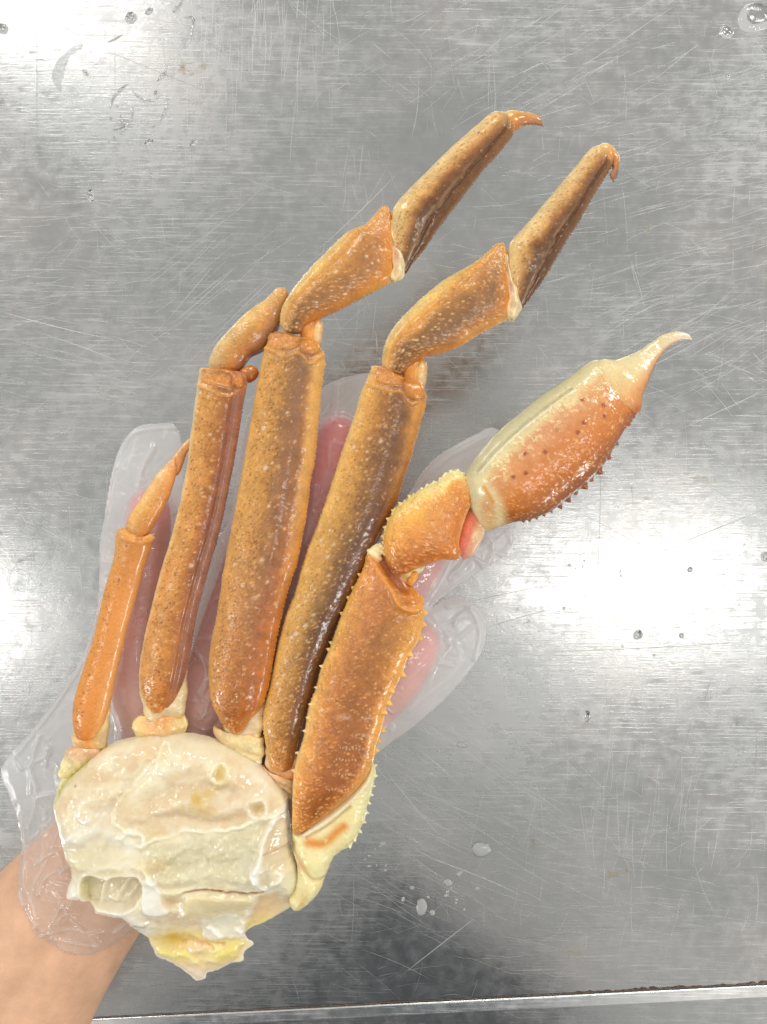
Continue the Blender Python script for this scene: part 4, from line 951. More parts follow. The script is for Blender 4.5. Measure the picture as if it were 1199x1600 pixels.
# ---- leg 5: the claw leg
l5 = leg('claw_leg', 467, 1302, 'thick spiny claw leg on the right, ending in the closed pincer')
def spin(pts, rad=2.6, h=9, c=(240, 200, 120)): return [(x, y, rad, h, c) for x, y in pts]
def merus5_post(D, col, UU, VV, PX, PY, Sn):
    top = Sn > .05
    # hollow behind the elbow and the knob that closes it
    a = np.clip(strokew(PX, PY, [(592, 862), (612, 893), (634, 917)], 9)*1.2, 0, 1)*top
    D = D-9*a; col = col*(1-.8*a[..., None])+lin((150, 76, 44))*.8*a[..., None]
    e = np.clip(strokew(PX, PY, [(576, 872), (592, 893), (612, 922), (622, 940)], 5), 0, 1)*top
    D = D+3*e; col = col*(1-.6*e[..., None])+lin((226, 150, 70))*.6*e[..., None]
    k = strokew(PX, PY, [(614, 925), (622, 943), (640, 952), (655, 950)], 4)*top
    D = D+4*k; col = col*(1-.6*k[..., None])+lin((224, 146, 60))*.6*k[..., None]
    k = gauss(PX, PY, 640, 932, 15, 12, 20)*top
    D = D+5*k; col = col*(1-.7*k[..., None])+lin((196, 108, 26))*.7*k[..., None]
    # pale scuffs
    for (x, y, rx, ry) in ((565, 1143, 14, 3.5), (577, 1118, 12, 3), (539, 1114, 10, 5)):
        q = gauss(PX, PY, x, y, rx, ry)*sm(fbm(PX/5, PY/3, 9), .35, .6)*top; col = col*(1-.6*q[..., None])+lin((232, 196, 160))*.6*q[..., None]
    # rows of short bristles
    q = np.zeros(PX.shape)
    for i, yy in enumerate((1162, 1180, 1203, 1228)):
        q = np.maximum(q, np.exp(-((PY-yy-.1*(PX-540)-1.5*np.sin(PX))/1.4)**2)*(np.abs(PX-(548-6*i)) < 15)*(np.sin(PX*1.3+i) > .1))
    D = D+1.2*q*top; col = col*(1-.5*(q*top)[..., None])+lin((236, 196, 150))*.5*(q*top)[..., None]
    return D, col
loft('merus', l5, (464, 1304), [(457, 1296), (457, 1260), (458, 1220), (463, 1187), (475, 1150), (483, 1103), (493, 1077), (502, 1043), (515, 1013), (527, 980), (540, 947), (553, 917), (567, 889), (572, 872), (578, 859)],
     [(478, 1297), (517, 1268), (550, 1240), (573, 1212), (584, 1188), (588, 1165), (597, 1140), (604, 1107), (614, 1083), (628, 1053), (640, 1023), (654, 1000), (661, 973), (663, 950), (662, 934), (648, 920), (628, 895), (606, 862)], (592, 852),
     [(0, [(-1, (226, 170, 96)), (1, (206, 120, 40))]),
      (.1, [(-1, (238, 206, 140)), (-.75, (224, 150, 66)), (-.3, (176, 100, 38)), (.3, (158, 90, 42)), (1, (206, 130, 60))]),
      (.35, [(-1, (238, 200, 130)), (-.8, (218, 154, 78)), (-.5, (186, 116, 56)), (.1, (152, 90, 46)), (.6, (160, 92, 46)), (.8, (214, 144, 64)), (1, (232, 170, 88))]),
      (.7, [(-1, (234, 188, 112)), (-.75, (206, 138, 66)), (-.4, (176, 112, 66)), (.1, (162, 104, 54)), (.5, (180, 118, 56)), (.8, (214, 146, 62)), (1, (234, 170, 84))]),
      (.92, [(-1, (222, 156, 80)), (-.3, (196, 118, 70)), (.4, (194, 118, 52)), (1, (216, 140, 58))]), (1, [(-1, (238, 214, 160)), (1, (230, 170, 100))])],
     z0=16, z1=20, zmid=2, thick=flatleg(.55, 27), tub=[(2.0, -.92, -.05, 1.4, 2.8, 1.0, (210, 136, 70), .45), (.9, -.85, .9, 1.1, 2.2, .8, (230, 170, 100), .6), (1.1, .5, .95, 1.2, 2.2, .9, (224, 156, 80), .5)],
     knobs=spin([(663, 957), (661, 975), (657, 997), (640, 1020), (628, 1052), (612, 1075), (607, 1096), (600, 1110), (599, 1141), (592, 1158), (588, 1172)], 3.8, 8)
       + spin([(574, 884), (562, 898), (552, 918), (545, 934), (535, 958), (517, 1003), (513, 1014), (504, 1040), (496, 1072), (487, 1098), (483, 1118), (478, 1140), (466, 1176), (460, 1203)], 2.5, 5.5, (242, 214, 150)),
     edgeL=(9, 1.8, 1.0, (238, 204, 136), .1, .95, False), seed=51, post=merus5_post, mott=.22)
# cream ischium and basis under it
ISC = smoothpoly([(457, 1292), (468, 1298), (500, 1272), (540, 1240), (570, 1206), (583, 1190), (586, 1214), (580, 1240), (573, 1263), (564, 1291), (546, 1320), (524, 1336), (516, 1352), (508, 1371), (501, 1390), (480, 1413), (462, 1422), (452, 1405), (462, 1385), (464, 1350), (457, 1325)], 7, 1.0, 4.)
def isc_fn(PX, PY, d):
    h = 20*np.sqrt(1-(1-np.clip(d/26, 0, 1))**2)
    c = np.broadcast_to(lin((238, 226, 168)), PX.shape+(3,)).copy()
    def paint(w_, rgb, a=1.):
        nonlocal c; w2 = np.clip(w_*a, 0, 1)[..., None]; c = c*(1-w2)+lin(rgb)*w2
    n = fbm(PX/16, PY/16, 60)
    paint(sm(n, .45, .7), (230, 210, 140), .6)
    k = strokew(PX, PY, [(476, 1297), (510, 1276), (545, 1247), (574, 1218)], 5); h = h+4*k; paint(k, (240, 226, 190), .9)
    k = strokew(PX, PY, [(480, 1303), (512, 1284), (548, 1254)], 2.2); h = h-3.5*k; paint(k, (190, 160, 130), .5)
    k = strokew(PX, PY, [(484, 1309), (508, 1309), (528, 1292), (538, 1284)], 8); paint(k*sm(fbm(PX/9, PY/9, 3), .1, .4), (222, 146, 58), 1.)
    h = h-5*strokew(PX, PY, [(458, 1322), (478, 1352), (490, 1366), (510, 1368)], 3.5); paint(strokew(PX, PY, [(458, 1322), (478, 1352), (490, 1366), (510, 1368)], 3), (206, 180, 120), .6)
    h = h+5*gauss(PX, PY, 492, 1342, 22, 18)+4*gauss(PX, PY, 487, 1388, 12, 20, 30)
    paint(gauss(PX, PY, 470, 1345, 6, 10), (222, 170, 130), .7); paint(gauss(PX, PY, 476, 1396, 5, 18, 20), (206, 160, 70), .6)
    paint(gauss(PX, PY, 460, 1315, 3, 8), (120, 80, 30), .8)
    h = h+.9*(fbm(PX/9, PY/9, 71)-.5)*2
    h = h*np.clip(d/2, 0, 1)
    return 4+h, 0-18*np.sqrt(1-(1-np.clip(d/26, 0, 1))**2), c
pillow('ischium', l5, ISC, 1.0, isc_fn, M_CREAM, 2)
loft('edge_teeth', l5, (583, 1186), [(579, 1205), (574, 1235), (566, 1262), (556, 1290), (540, 1316)], [(586, 1205), (584, 1222), (576, 1255), (568, 1285), (552, 1316)], (528, 1332),
     [(0, [(-1, (240, 230, 176)), (1, (240, 230, 180))])], M_CREAM, z0=4, thick=.9, knobs=spin([(586, 1196), (587, 1212), (584, 1228), (582, 1243), (576, 1254), (573, 1270), (569, 1284), (562, 1298), (554, 1310), (546, 1320)], 2.3, 6, (246, 238, 190)), seed=52)
loft('elbow_collar', l5, (588, 884), [(578, 878), (574, 862), (580, 855), (589, 850)], [(596, 878), (598, 868), (604, 862), (601, 854)], (596, 850),
     [(0, [(-1, (226, 160, 90)), (1, (206, 130, 76))]), (.5, [(-1, (242, 224, 170)), (1, (240, 216, 160))]), (1, [(-1, (244, 228, 176)), (1, (240, 220, 170))])], M_CREAM, z0=24, thick=.6, seed=53, edgeL=(6, 1.6, 1.6, (244, 230, 180), .2, 1, False))
loft('elbow_condyle', l5, (634, 912), [(622, 904), (622, 893), (634, 886)], [(644, 914), (652, 902), (662, 888), (668, 880)], (650, 876),
     [(0, [(-1, (216, 146, 56)), (1, (226, 160, 80))]), (.5, [(-1, (222, 190, 120)), (1, (240, 226, 170))]), (1, [(-1, (240, 228, 180)), (1, (244, 234, 190))])], M_CREAM, z0=18, thick=.7, seed=54)
ell('elbow_knob', l5, 645, 903, 13, 7, 65, [(0, [(-1, (222, 140, 44)), (1, (230, 160, 66))])], z0=27, thick=.8, seed=55)
loft('carpus', l5, (614, 893), [(603, 872), (600, 843), (603, 826), (610, 808), (622, 791), (639, 778), (655, 766), (670, 759), (687, 751), (699, 741), (716, 737), (728, 745)],
     [(632, 897), (650, 889), (670, 882), (690, 875), (712, 875), (721, 866), (718, 852), (720, 836), (728, 808), (743, 776), (751, 762)], (744, 756),
     [(0, [(-1, (190, 110, 50)), (0, (150, 84, 40)), (1, (190, 110, 50))]),
      (.2, [(-1, (232, 170, 90)), (-.5, (222, 150, 60)), (.2, (190, 110, 50)), (.7, (190, 104, 38)), (1, (216, 130, 50))]),
      (.5, [(-1, (238, 216, 140)), (-.7, (230, 176, 90)), (-.3, (216, 146, 76)), (.3, (200, 128, 76)), (.8, (204, 118, 40)), (1, (216, 130, 50))]),
      (.8, [(-1, (244, 232, 166)), (-.65, (240, 220, 146)), (-.45, (220, 150, 66)), (.2, (202, 126, 60)), (.8, (206, 120, 42)), (1, (240, 214, 160))]),
      (1, [(-1, (240, 226, 156)), (1, (224, 140, 48))])],
     z0=30, z1=26, thick=flatleg(.58, 30), tub=[(2.0, -.9, .9, 1.5, 3.2, 1.1, (226, 152, 80), .4), (.35, -.5, .6, 1.5, 3.0, .7, (244, 200, 150), .6)],
     edgeL=(7, 2.2, 3.0, (244, 230, 160), .12, .9, False), knobs=spin([(599, 838), (602, 825), (607, 812), (615, 799), (626, 788), (640, 777)], 2.6, 6, (240, 196, 120))+spin([(668, 759), (678, 753), (688, 748), (696, 742), (705, 738), (716, 736), (724, 741)], 3.2, 5, (244, 232, 166)), seed=56, mott=.12)
loft('joint_membrane', l5, (724, 876), [(717, 862), (719, 836), (728, 808), (740, 780), (746, 770)], [(740, 866), (756, 838), (764, 816), (764, 795), (758, 776)], (752, 766),
     [(0, [(-1, (222, 150, 140)), (1, (220, 150, 130))]), (.4, [(-1, (226, 120, 100)), (-.2, (230, 130, 106)), (.3, (226, 190, 140)), (1, (230, 196, 160))]), (1, [(-1, (232, 140, 90)), (.3, (226, 120, 90)), (1, (232, 206, 150))])], M_SKINNY, z0=18, thick=.45, seed=57)
MANL = [(738, 800), (726, 765), (728, 739), (742, 714), (770, 681), (808, 648), (850, 615), (887, 591), (912, 571), (928, 563), (950, 566)]
MANR = [(765, 828), (798, 817), (831, 811), (859, 799), (887, 778), (910, 759), (934, 736), (950, 712), (966, 685), (982, 660), (995, 640), (1000, 615)]
def man_post(D, col, UU, VV, PX, PY, Sn):
    top = (Sn > .02)
    def paint(w_, rgb, a=1.):
        nonlocal col; w2 = np.clip(w_*a*top, 0, 1)[..., None]; col = col*(1-w2)+lin(rgb)*w2
    g1 = strokew(PX, PY, [(742, 738), (770, 706), (810, 668), (850, 637), (886, 612)], 2.0)*top; D = D-2.2*g1; paint(g1, (176, 166, 130), .6)
    g2 = strokew(PX, PY, [(745, 742), (775, 708), (815, 671), (855, 640), (888, 616)], 1.8)*top; D = D+1.8*g2; paint(g2, (240, 232, 200), .7)
    # cream collar at the wrist end
    paint(strokew(PX, PY, [(742, 752), (762, 772), (775, 795), (778, 815)], 9), (236, 220, 166), .8)
    paint(strokew(PX, PY, [(752, 762), (762, 778), (766, 786)], 3), (214, 140, 50), .9)
    # cream knobs where shell meets the pale side
    s = sm(fbm(PX/5.5, PY/5.5, 77), .52, .68)*strokew(PX, PY, [(770, 740), (810, 700), (850, 660), (890, 625), (930, 600)], 17)*top
    D = D+1.8*s; paint(s, (238, 214, 150), .8)
    # dark scar at the finger hinge
    paint(strokew(PX, PY, [(938, 567), (950, 566), (960, 564)], 2.0)*sm(fbm(PX/3, PY/3, 8), .4, .6), (120, 50, 20), .9)
    return D, col
loft('palm', l5, (752, 822), MANL, MANR, (985, 590),
     [(0, [(-1, (226, 214, 166)), (0, (238, 222, 170)), (1, (230, 196, 140))]),
      (.15, [(-1, (204, 198, 158)), (-.6, (222, 210, 160)), (-.5, (228, 198, 140)), (-.3, (212, 148, 96)), (.2, (200, 118, 50)), (.8, (160, 90, 36)), (1, (136, 74, 30))]),
      (.5, [(-1, (196, 190, 150)), (-.7, (206, 196, 150)), (-.56, (228, 202, 146)), (-.4, (214, 150, 112)), (.0, (200, 126, 78)), (.3, (194, 114, 50)), (.75, (166, 92, 38)), (1, (140, 74, 32))]),
      (.85, [(-1, (206, 196, 150)), (-.65, (226, 206, 150)), (-.45, (222, 174, 120)), (0, (206, 138, 90)), (.6, (206, 124, 62)), (.9, (170, 90, 36)), (1, (150, 76, 32))]),
      (1, [(-1, (232, 214, 160)), (0, (230, 190, 140)), (1, (196, 110, 50))])],
     M_CLAW, z0=22, z1=16, zmid=8, thick=lambda s_, h: np.minimum(h*.60, 42)*(1-.42*sm(s_, .72, .97)), tub=[(3.2, .1, .95, 1.1, 1.9, .42, (232, 168, 104), .55), (1.2, -.35, .2, 1.0, 2.0, .35, (240, 206, 150), .5)],
     knobs=spin([(816, 814), (827, 813), (838, 810), (850, 806), (861, 800), (874, 794)], 2.6, 4, (190, 122, 60))+spin([(886, 780), (909, 759), (932, 737)], 5.4, 8, (160, 92, 38))+spin([(874, 789), (898, 770), (921, 749), (946, 716), (962, 694)], 4.4, 5, (160, 92, 38))
       + spin([(984, 658), (990, 652), (978, 664)], 4.5, 4, (190, 98, 34)),
     marks=[(x, y, 3.4, 1.2, (150, 66, 22), .9) for x, y in ((900, 630), (933, 638), (934, 655), (902, 665), (892, 680), (861, 675), (843, 710), (813, 712), (814, 741), (796, 747), (978, 618), (976, 633), (984, 640), (985, 628))],
     seed=58, post=man_post, mott=.07)
loft('movable_finger', l5, (966, 640), [(944, 622), (928, 596), (925, 575), (936, 563), (962, 562), (990, 552), (1008, 542), (1022, 532), (1036, 523), (1050, 518), (1066, 516), (1080, 520)],
     [(990, 650), (999, 640), (1002, 620), (1012, 596), (1020, 578), (1030, 561), (1044, 544), (1062, 533), (1076, 529)], (1086, 529),
     [(0, [(-1, (226, 170, 116)), (-.2, (216, 146, 92)), (1, (186, 96, 38))]), (.22, [(-1, (232, 214, 158)), (-.3, (234, 202, 142)), (.3, (222, 160, 104)), (1, (186, 104, 48))]), (.36, [(-1, (230, 212, 156)), (.2, (234, 208, 150)), (.7, (222, 166, 110)), (1, (180, 100, 50))]),
      (.55, [(-1, (220, 206, 156)), (.2, (236, 216, 166)), (.8, (214, 160, 110)), (1, (170, 90, 56))]), (.85, [(-1, (222, 200, 150)), (.5, (226, 206, 170)), (1, (190, 130, 110))]), (1, [(-1, (236, 224, 200)), (1, (230, 210, 190))])],
     M_CLAW, z0=33, z1=10, thick=.60, tub=[(1.3, -.8, .6, 1.0, 2.0, .4, (244, 230, 190), .5)], seed=59, mott=.08,
     marks=[(990, 640, 5, 2, (190, 100, 36), .8), (950, 575, 3, 2, (240, 226, 180), .6)])
loft('finger_hinge', l5, (990, 612), [(984, 600), (976, 592), (966, 588), (970, 583)], [(995, 604), (993, 592), (984, 584), (976, 581)], (972, 580),
     [(0, [(-1, (240, 228, 200)), (1, (244, 232, 200))])], M_CREAM, z0=44, thick=.6, seed=60)

# ---- body section with its cut chambers
BODY = smoothpoly([(95, 1217), (111, 1212), (139, 1187), (177, 1161), (223, 1149), (261, 1145), (303, 1146), (340, 1156), (378, 1175), (415, 1201), (440, 1228), (451, 1243), (451, 1261), (455, 1287), (455, 1324), (466, 1352), (474, 1390), (466, 1408), (448, 1422),
    (415, 1441), (384, 1456), (386, 1467), (397, 1475), (382, 1487), (379, 1502), (360, 1506), (342, 1516), (324, 1521), (320, 1530), (306, 1533), (296, 1524), (266, 1504), (246, 1496), (238, 1482), (228, 1464), (210, 1450), (196, 1432), (172, 1427), (152, 1420), (148, 1408), (128, 1404), (107, 1399), (109, 1380), (114, 1362), (106, 1334), (97, 1301), (87, 1259)], 8, 1.6, 4., 21)
def body_fn(PX0, PY0, d):
    PX = PX0+8*(fbm(PX0/30, PY0/30, 201, 3)-.5)+3*(fbm(PX0/8, PY0/8, 203, 2)-.5)
    PY = PY0+8*(fbm(PX0/30, PY0/30, 205, 3)-.5)+3*(fbm(PX0/8, PY0/8, 207, 2)-.5)
    dd = np.clip(d/34, 0, 1)
    base = np.sqrt(1-(1-dd)**2)
    # thick dome above, thin torn flap at the bottom
    thk = 42-30*sm(PY+.25*(PX-300), 1385, 1460)-6*sm(PX, 380, 450)*sm(PY, 1300, 1400)
    h = base*thk
    c = np.broadcast_to(lin((240, 229, 196)), PX.shape+(3,)).copy()
    def paint(w_, rgb, a=1.):
        nonlocal c; w2 = np.clip(w_*a, 0, 1)[..., None]; c = c*(1-w2)+lin(rgb)*w2
    def line(pts, wd, hh, rgb=None, a=.8, cw=None):
        nonlocal h; k = strokew(PX, PY, pts, wd)*np.clip(fbm(PX0/18, PY0/18, int(abs(pts[0][0]))+300)*2.6-.35, .3, 1.2); h = h+hh*k
        if rgb is not None: paint(strokew(PX, PY, pts, cw) if cw else k, rgb, a)
    n1 = fbm(PX/40, PY/40, 90); n2 = fbm(PX/12, PY/12, 91); n3 = fbm((PX*.8+PY*.3)/9, (PY*.9-PX*.3)/34, 92)
    paint(sm(n1, .42, .66), (232, 208, 164), .7)
    paint(sm(n3, .5, .75), (236, 228, 204), .5)
    h = h+6*(n1-.5)+1.3*(n2-.5)+1.2*(n3-.5)
    # upper lobe: two domes and the fissure line between them
    h = h+7*gauss(PX, PY, 165, 1225, 45, 50, -35)+8*gauss(PX, PY, 330, 1215, 80, 45, 15)
    line([(264, 1151), (258, 1170), (246, 1186), (222, 1210), (203, 1236), (194, 1256), (192, 1270), (205, 1281), (222, 1288)], 2.2, 2.6, (246, 238, 200), .9)
    line([(260, 1160), (243, 1190), (214, 1216), (199, 1240), (188, 1260)], 9, -3.5)
    line([(262, 1150), (270, 1155), (274, 1162)], 2, 2, (246, 242, 226), .8)
    up = (1-sm(PY+.19*(PX-232), 1290, 1306))
    paint(up*sm(fbm(PX/34, PY/22, 151), .35, .62)*sm(d, 4, 22), (222, 190, 146), .65)
    paint(up*gauss(PX, PY, 330, 1255, 85, 22, -8), (224, 186, 138), .6)
    paint(up*gauss(PX, PY, 180, 1232, 40, 26, -30), (224, 198, 156), .6)
    paint((1-up)*sm(fbm(PX/20, PY/14, 153), .5, .68), (216, 204, 166), .6)
    for (x, y, rx, ry, an) in ((135, 1300, 30, 14, -35), (120, 1390, 14, 22, 0), (200, 1300, 26, 12, 20), (160, 1418, 30, 8, 12), (215, 1440, 26, 10, 30), (390, 1340, 12, 36, 5), (420, 1200, 26, 12, 40)):
        k = gauss(PX, PY, x, y, rx, ry, an)*(.45+.8*fbm(PX/7, PY/7, 155)); paint(k, (248, 246, 238), .85)
    # broad soft folds
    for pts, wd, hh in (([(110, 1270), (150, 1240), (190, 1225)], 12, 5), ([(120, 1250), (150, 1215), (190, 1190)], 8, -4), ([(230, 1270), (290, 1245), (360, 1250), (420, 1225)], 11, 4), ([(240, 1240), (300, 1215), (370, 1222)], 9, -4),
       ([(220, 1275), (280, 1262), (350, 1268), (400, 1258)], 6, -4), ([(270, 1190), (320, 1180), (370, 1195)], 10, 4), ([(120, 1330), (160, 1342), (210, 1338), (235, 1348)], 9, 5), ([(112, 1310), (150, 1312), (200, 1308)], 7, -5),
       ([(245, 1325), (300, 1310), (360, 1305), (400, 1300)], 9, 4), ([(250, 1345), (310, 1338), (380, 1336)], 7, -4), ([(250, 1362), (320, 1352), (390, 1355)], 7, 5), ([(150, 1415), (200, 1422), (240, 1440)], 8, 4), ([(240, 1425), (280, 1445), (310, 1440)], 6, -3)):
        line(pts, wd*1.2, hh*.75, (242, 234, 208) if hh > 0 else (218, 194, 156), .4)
    # pale sinew round the rim
    line([(104, 1225), (140, 1190), (180, 1165), (225, 1153), (262, 1149), (303, 1150), (345, 1161), (380, 1180), (414, 1206), (446, 1243)], 4, 2.0, (238, 226, 196), .6)
    for i in range(16):
        x0, y0 = R.uniform(110, 420), R.uniform(1180, 1280); an = R.gauss(-.45, .25); ln = R.uniform(30, 90)
        line([(x0, y0), (x0+ln*.5*math.cos(an), y0+ln*.5*math.sin(an)+R.uniform(-4, 4)), (x0+ln*math.cos(an), y0+ln*math.sin(an))], R.uniform(1.5, 5), R.uniform(-.5, .5), (242, 232, 206), R.uniform(.1, .35))
    for i in range(46):
        x0, y0 = R.uniform(115, 440), R.uniform(1285, 1440); an = R.gauss(-.1, .6); ln = R.uniform(14, 60)
        line([(x0, y0), (x0+ln*.5*math.cos(an), y0+ln*.5*math.sin(an)+R.uniform(-6, 6)), (x0+ln*math.cos(an), y0+ln*math.sin(an))], R.uniform(2, 6), R.uniform(-.9, 1.2), (246, 242, 226), R.uniform(.1, .45))
    # yellow fat
    paint(gauss(PX, PY, 321, 1233, 28, 12, -20)*sm(n2, .3, .6), (216, 184, 90), .9); paint(gauss(PX, PY, 330, 1250, 20, 8, 10), (214, 184, 100), .5)
    paint(gauss(PX, PY, 352, 1202, 9, 17, 20), (220, 190, 96), .7); paint(gauss(PX, PY, 250, 1290, 14, 10), (222, 196, 110), .5)
    # small ring openings
    for (x, y, r_, cc) in ((408, 1248, 15, (212, 184, 120)), (352, 1196, 14, (214, 184, 96))):
        q = np.sqrt((PX-x)**2+((PY-y)*1.05)**2); q = q+5*(fbm(PX/9, PY/9, 66)-.5); rg = np.exp(-((q-r_)/4.5)**2)*np.clip(fbm(PX/14, PY/14, 67+int(x))*2.4-.2, .2, 1.2); h = h+4*rg-4.5*np.exp(-(q/(r_*.72))**2)
        paint(rg, (244, 234, 204), .7); paint(np.exp(-(q/(r_*.7))**2), cc, .8)
    line([(402, 1242), (409, 1249), (406, 1256), (412, 1260)], 2.4, 2.4, (190, 156, 90), .6)
    # white cloudy band on the left
    line([(110, 1306), (130, 1290), (160, 1268), (180, 1256)], 14, 4, (236, 232, 214), .75)
    line([(140, 1296), (170, 1280), (190, 1292), (196, 1304)], 10, 3, (238, 234, 214), .6)
    line([(200, 1298), (215, 1286), (228, 1288), (235, 1298), (230, 1306), (216, 1300)], 3, 3, (244, 240, 220), .8)
    line([(234, 1280), (238, 1292), (236, 1304)], 2, 2.5, (240, 232, 200), .8)
    line([(110, 1310), (116, 1298), (124, 1293)], 2.4, 2.5, (246, 244, 232), .8)
    # torn lower rim of the upper lobe
    line([(232, 1308), (250, 1298), (275, 1292), (296, 1284), (310, 1284), (340, 1284), (385, 1276), (420, 1264), (446, 1258)], 2.6, 3.6, (248, 242, 214), .85)
    step_ = sm(PY-(1308-.19*(PX-232)), -2, 8)*sm(PX, 215, 250)
    h = h-4*step_
    # granular slab in the middle
    sl = sm(PX, 215, 240)*(1-sm(PX, 405, 425))*step_*(1-sm(PY, 1360, 1372))
    paint(sl, (214, 206, 170), .75); h = h+sl*(5+1.8*(fbm(PX/9, PY/9, 101)-.5)*2)
    paint(sl*sm(fbm(PX/5, PY/5, 103), .55, .7), (240, 232, 196), .6)
    paint(gauss(PX, PY, 255, 1335, 24, 12), (222, 192, 130), .5)
    # smooth translucent lump on the left
    lm = gauss(PX, PY, 155, 1325, 46, 24, 5); h = h+5*lm; paint(lm, (222, 212, 176), .8)
    # bright ragged membrane down the right side
    line([(449, 1252), (434, 1270), (420, 1292), (414, 1312), (411, 1336), (404, 1352), (408, 1368), (418, 1378)], 4.5, 8, (244, 240, 226), .95, 5.5)
    line([(440, 1256), (415, 1262), (396, 1262)], 4, 3, (240, 232, 208), .7)
    line([(408, 1366), (402, 1350), (412, 1345)], 4, 4, (246, 244, 232), .9)
    pr = gauss(PX, PY, 434, 1318, 16, 34, -8); h = h-5*pr; paint(pr, (222, 196, 150), .7)
    line([(416, 1320), (440, 1312), (452, 1314)], 1.8, 1.5, (212, 160, 110), .6)
    tp = gauss(PX, PY, 449, 1378, 16, 34, -14); h = h+7*tp; paint(tp, (230, 224, 196), .85)
    line([(470, 1350), (476, 1385), (468, 1402), (456, 1412)], 3, 1, (216, 200, 90), .6)
    line([(436, 1350), (444, 1358), (440, 1366), (430, 1372)], 3.5, 4, (242, 238, 216), .8)
    # slab edge with the dark seam and the folds above it
    line([(238, 1352), (262, 1378), (300, 1374), (330, 1366), (372, 1372)], 4.0, 4, (238, 230, 190), .6)
    line([(295, 1379), (320, 1378), (350, 1379), (376, 1381), (398, 1384), (414, 1386)], 2.2, -7, (166, 112, 60), .8, 1.6)
    line([(232, 1330), (236, 1345), (246, 1354)], 4, 3, (236, 222, 170), .7)
    # cut chamber with its two thin walls
    q = polydist(PX, PY, smoothpoly([(134, 1368), (142, 1354), (160, 1352), (176, 1356), (205, 1354), (222, 1354), (231, 1364), (232, 1384), (222, 1402), (202, 1412), (178, 1408), (150, 1404), (136, 1394)], 5))
    ind = np.where(q[3], q[0], 0); ch = sm(ind, 0, 9)
    h = h*(1-.5*ch); paint(sm(ind, 0, 4), (222, 208, 176), .9); paint(gauss(PX, PY, 146, 1376, 12, 24)*sm(ind, 0, 3), (216, 202, 140), .7)
    rim = np.exp(-(np.where(q[3], q[0], -q[0])/3.)**2); h = h+2.5*rim; paint(rim, (238, 232, 208), .6)
    for pts in ([(180, 1358), (172, 1372), (166, 1390), (164, 1402)], [(212, 1364), (198, 1380), (190, 1396)], [(222, 1374), (206, 1392)]):
        line(pts, 3, 5, (228, 220, 190), .7)
    line([(176, 1362), (184, 1372), (186, 1392)], 6, 2)
    # white flap beside it
    q2 = polydist(PX, PY, smoothpoly([(233, 1360), (246, 1350), (258, 1372), (264, 1392), (272, 1415), (250, 1416), (234, 1414)], 5))
    fl = sm(np.where(q2[3], q2[0], -q2[0]), -2, 3); h = h+5*fl; paint(fl, (244, 242, 230), .9)
    # second opening and the lump of meat right of it
    op = gauss(PX, PY, 279, 1395, 14, 11, -15); h = h-8*op; paint(op, (214, 182, 130), .9)
    q3 = polydist(PX, PY, smoothpoly([(294, 1390), (300, 1382), (340, 1382), (384, 1386), (404, 1396), (398, 1408), (388, 1416), (388, 1428), (376, 1430), (368, 1420), (340, 1428), (316, 1422), (300, 1430), (284, 1426), (292, 1408)], 5, 1.2, 4.))
    lp = sm(np.where(q3[3], q3[0], -q3[0]), -1.5, 6); h = h+8*lp; paint(lp, (228, 212, 168), .85)
    ed = np.exp(-(np.where(q3[3], q3[0], -q3[0])/2.6)**2)*sm(PY, 1392, 1412); h = h+2*ed; paint(ed, (244, 238, 216), .8)
    # peach flat shell on the lower right
    pe = sm(PX+.35*(PY-1420), 392, 402)*sm(PY+.1*PX, 1424, 1440)*(1-gauss(PX, PY, 449, 1378, 18, 34, -14)); paint(pe, (230, 198, 150), .85); h = h-3*pe
    # hanging clear tatters below the lump
    q4 = polydist(PX, PY, smoothpoly([(316, 1430), (330, 1424), (372, 1424), (386, 1440), (382, 1462), (366, 1466), (350, 1462), (336, 1466), (318, 1462)], 5, 1.5, 4.))
    tt = sm(np.where(q4[3], q4[0], -q4[0]), -2, 5); h = h+4*tt; paint(tt, (230, 224, 202), .8)
    line([(330, 1444), (338, 1452), (346, 1460)], 4, 3, (246, 244, 234), .9); line([(372, 1450), (380, 1456)], 4, 3, (246, 244, 234), .9)
    paint(gauss(PX, PY, 285, 1428, 34, 14, 8), (226, 202, 172), .6); h = h-3*gauss(PX, PY, 290, 1436, 30, 8)
    paint(gauss(PX, PY, 200, 1420, 40, 16, 14), (236, 232, 220), .8)
    # yellow torn flap at the very bottom
    ye = sm(PY+.15*(PX-300), 1444, 1458)*(1-tt)
    paint(ye, (230, 206, 128), .8)
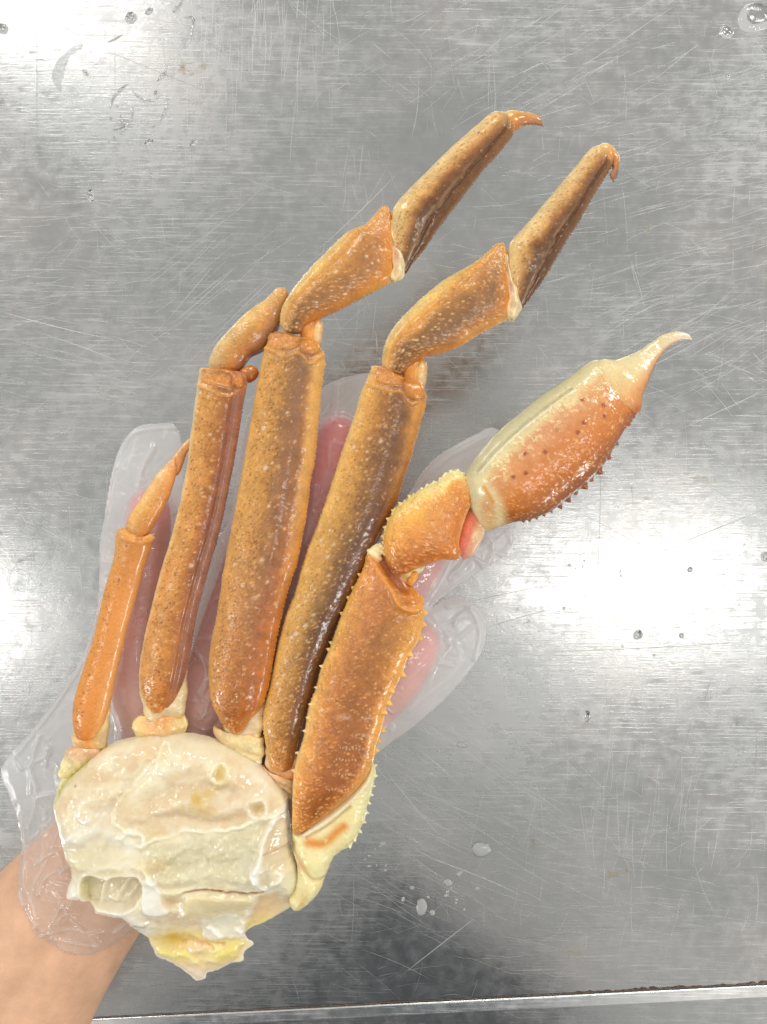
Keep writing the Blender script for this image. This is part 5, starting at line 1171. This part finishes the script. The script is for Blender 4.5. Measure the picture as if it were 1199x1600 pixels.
    paint(gauss(PX, PY, 274, 1464, 20, 14, 10), (214, 176, 70), .95); h = h-5*gauss(PX, PY, 278, 1468, 22, 10)
    for (x, y, rx, ry, an, rgb, hh) in ((311, 1479, 13, 8, 0, (234, 206, 176), 6), (290, 1490, 14, 6, 20, (240, 228, 140), 4), (345, 1488, 12, 8, -30, (238, 224, 130), 5), (365, 1482, 9, 12, 20, (236, 218, 120), 4), (262, 1488, 18, 6, 25, (236, 226, 130), 3),
                                  (328, 1498, 14, 5, 10, (242, 226, 170), 3), (336, 1480, 8, 5, -40, (244, 234, 170), 5), (305, 1500, 10, 5, 0, (240, 220, 160), 3)):
        k = gauss(PX, PY, x, y, rx, ry, an); h = h+hh*k; paint(k, rgb, .8)
    line([(286, 1472), (300, 1468), (322, 1472), (334, 1480)], 2.4, -3, (222, 160, 90), .5)
    line([(296, 1462), (320, 1468), (350, 1472)], 2, -2, (200, 150, 70), .5)
    rag = np.exp(-(d/7.)**2)*sm(PY, 1440, 1470); paint(rag, (240, 220, 196), .8); paint(gauss(PX, PY, 308, 1518, 22, 14), (238, 216, 194), .9)
    h = h+1.6*(fbm(PX/6, PY/6, 111)-.5)*2*sm(PY, 1380, 1440)*np.clip(d/4, 0, 1)
    # yellow-green seam on the left shoulder and cream edge
    line([(140, 1186), (120, 1206), (104, 1228), (99, 1238)], 4.5, -4, (196, 186, 96), .9)
    line([(128, 1186), (108, 1200), (95, 1222), (90, 1250), (96, 1270)], 6, 2, (236, 228, 176), .8)
    paint(gauss(PX, PY, 133, 1219, 1.8, 1.8), (90, 60, 40), .9)
    line([(453, 1266), (456, 1290), (458, 1318)], 3, -3, (150, 130, 80), .7)
    h = h+.25*(fbm(PX/4, PY/4, 130)-.5)*2
    h = blur(h, 5)
    h = h+.35*(fbm(PX0/5, PY0/5, 140)-.5)
    h = np.maximum(h, .5)*np.clip(d/1.5, 0, 1)
    bot = -base*np.minimum(thk, 24)*.9
    return -6+h, -6+bot, c
body = pillow('body_section', crab, BODY, 1.0, body_fn, M_MEAT, -4)
body['label'] = 'cream translucent body section with cut chambers and a torn yellow flap'
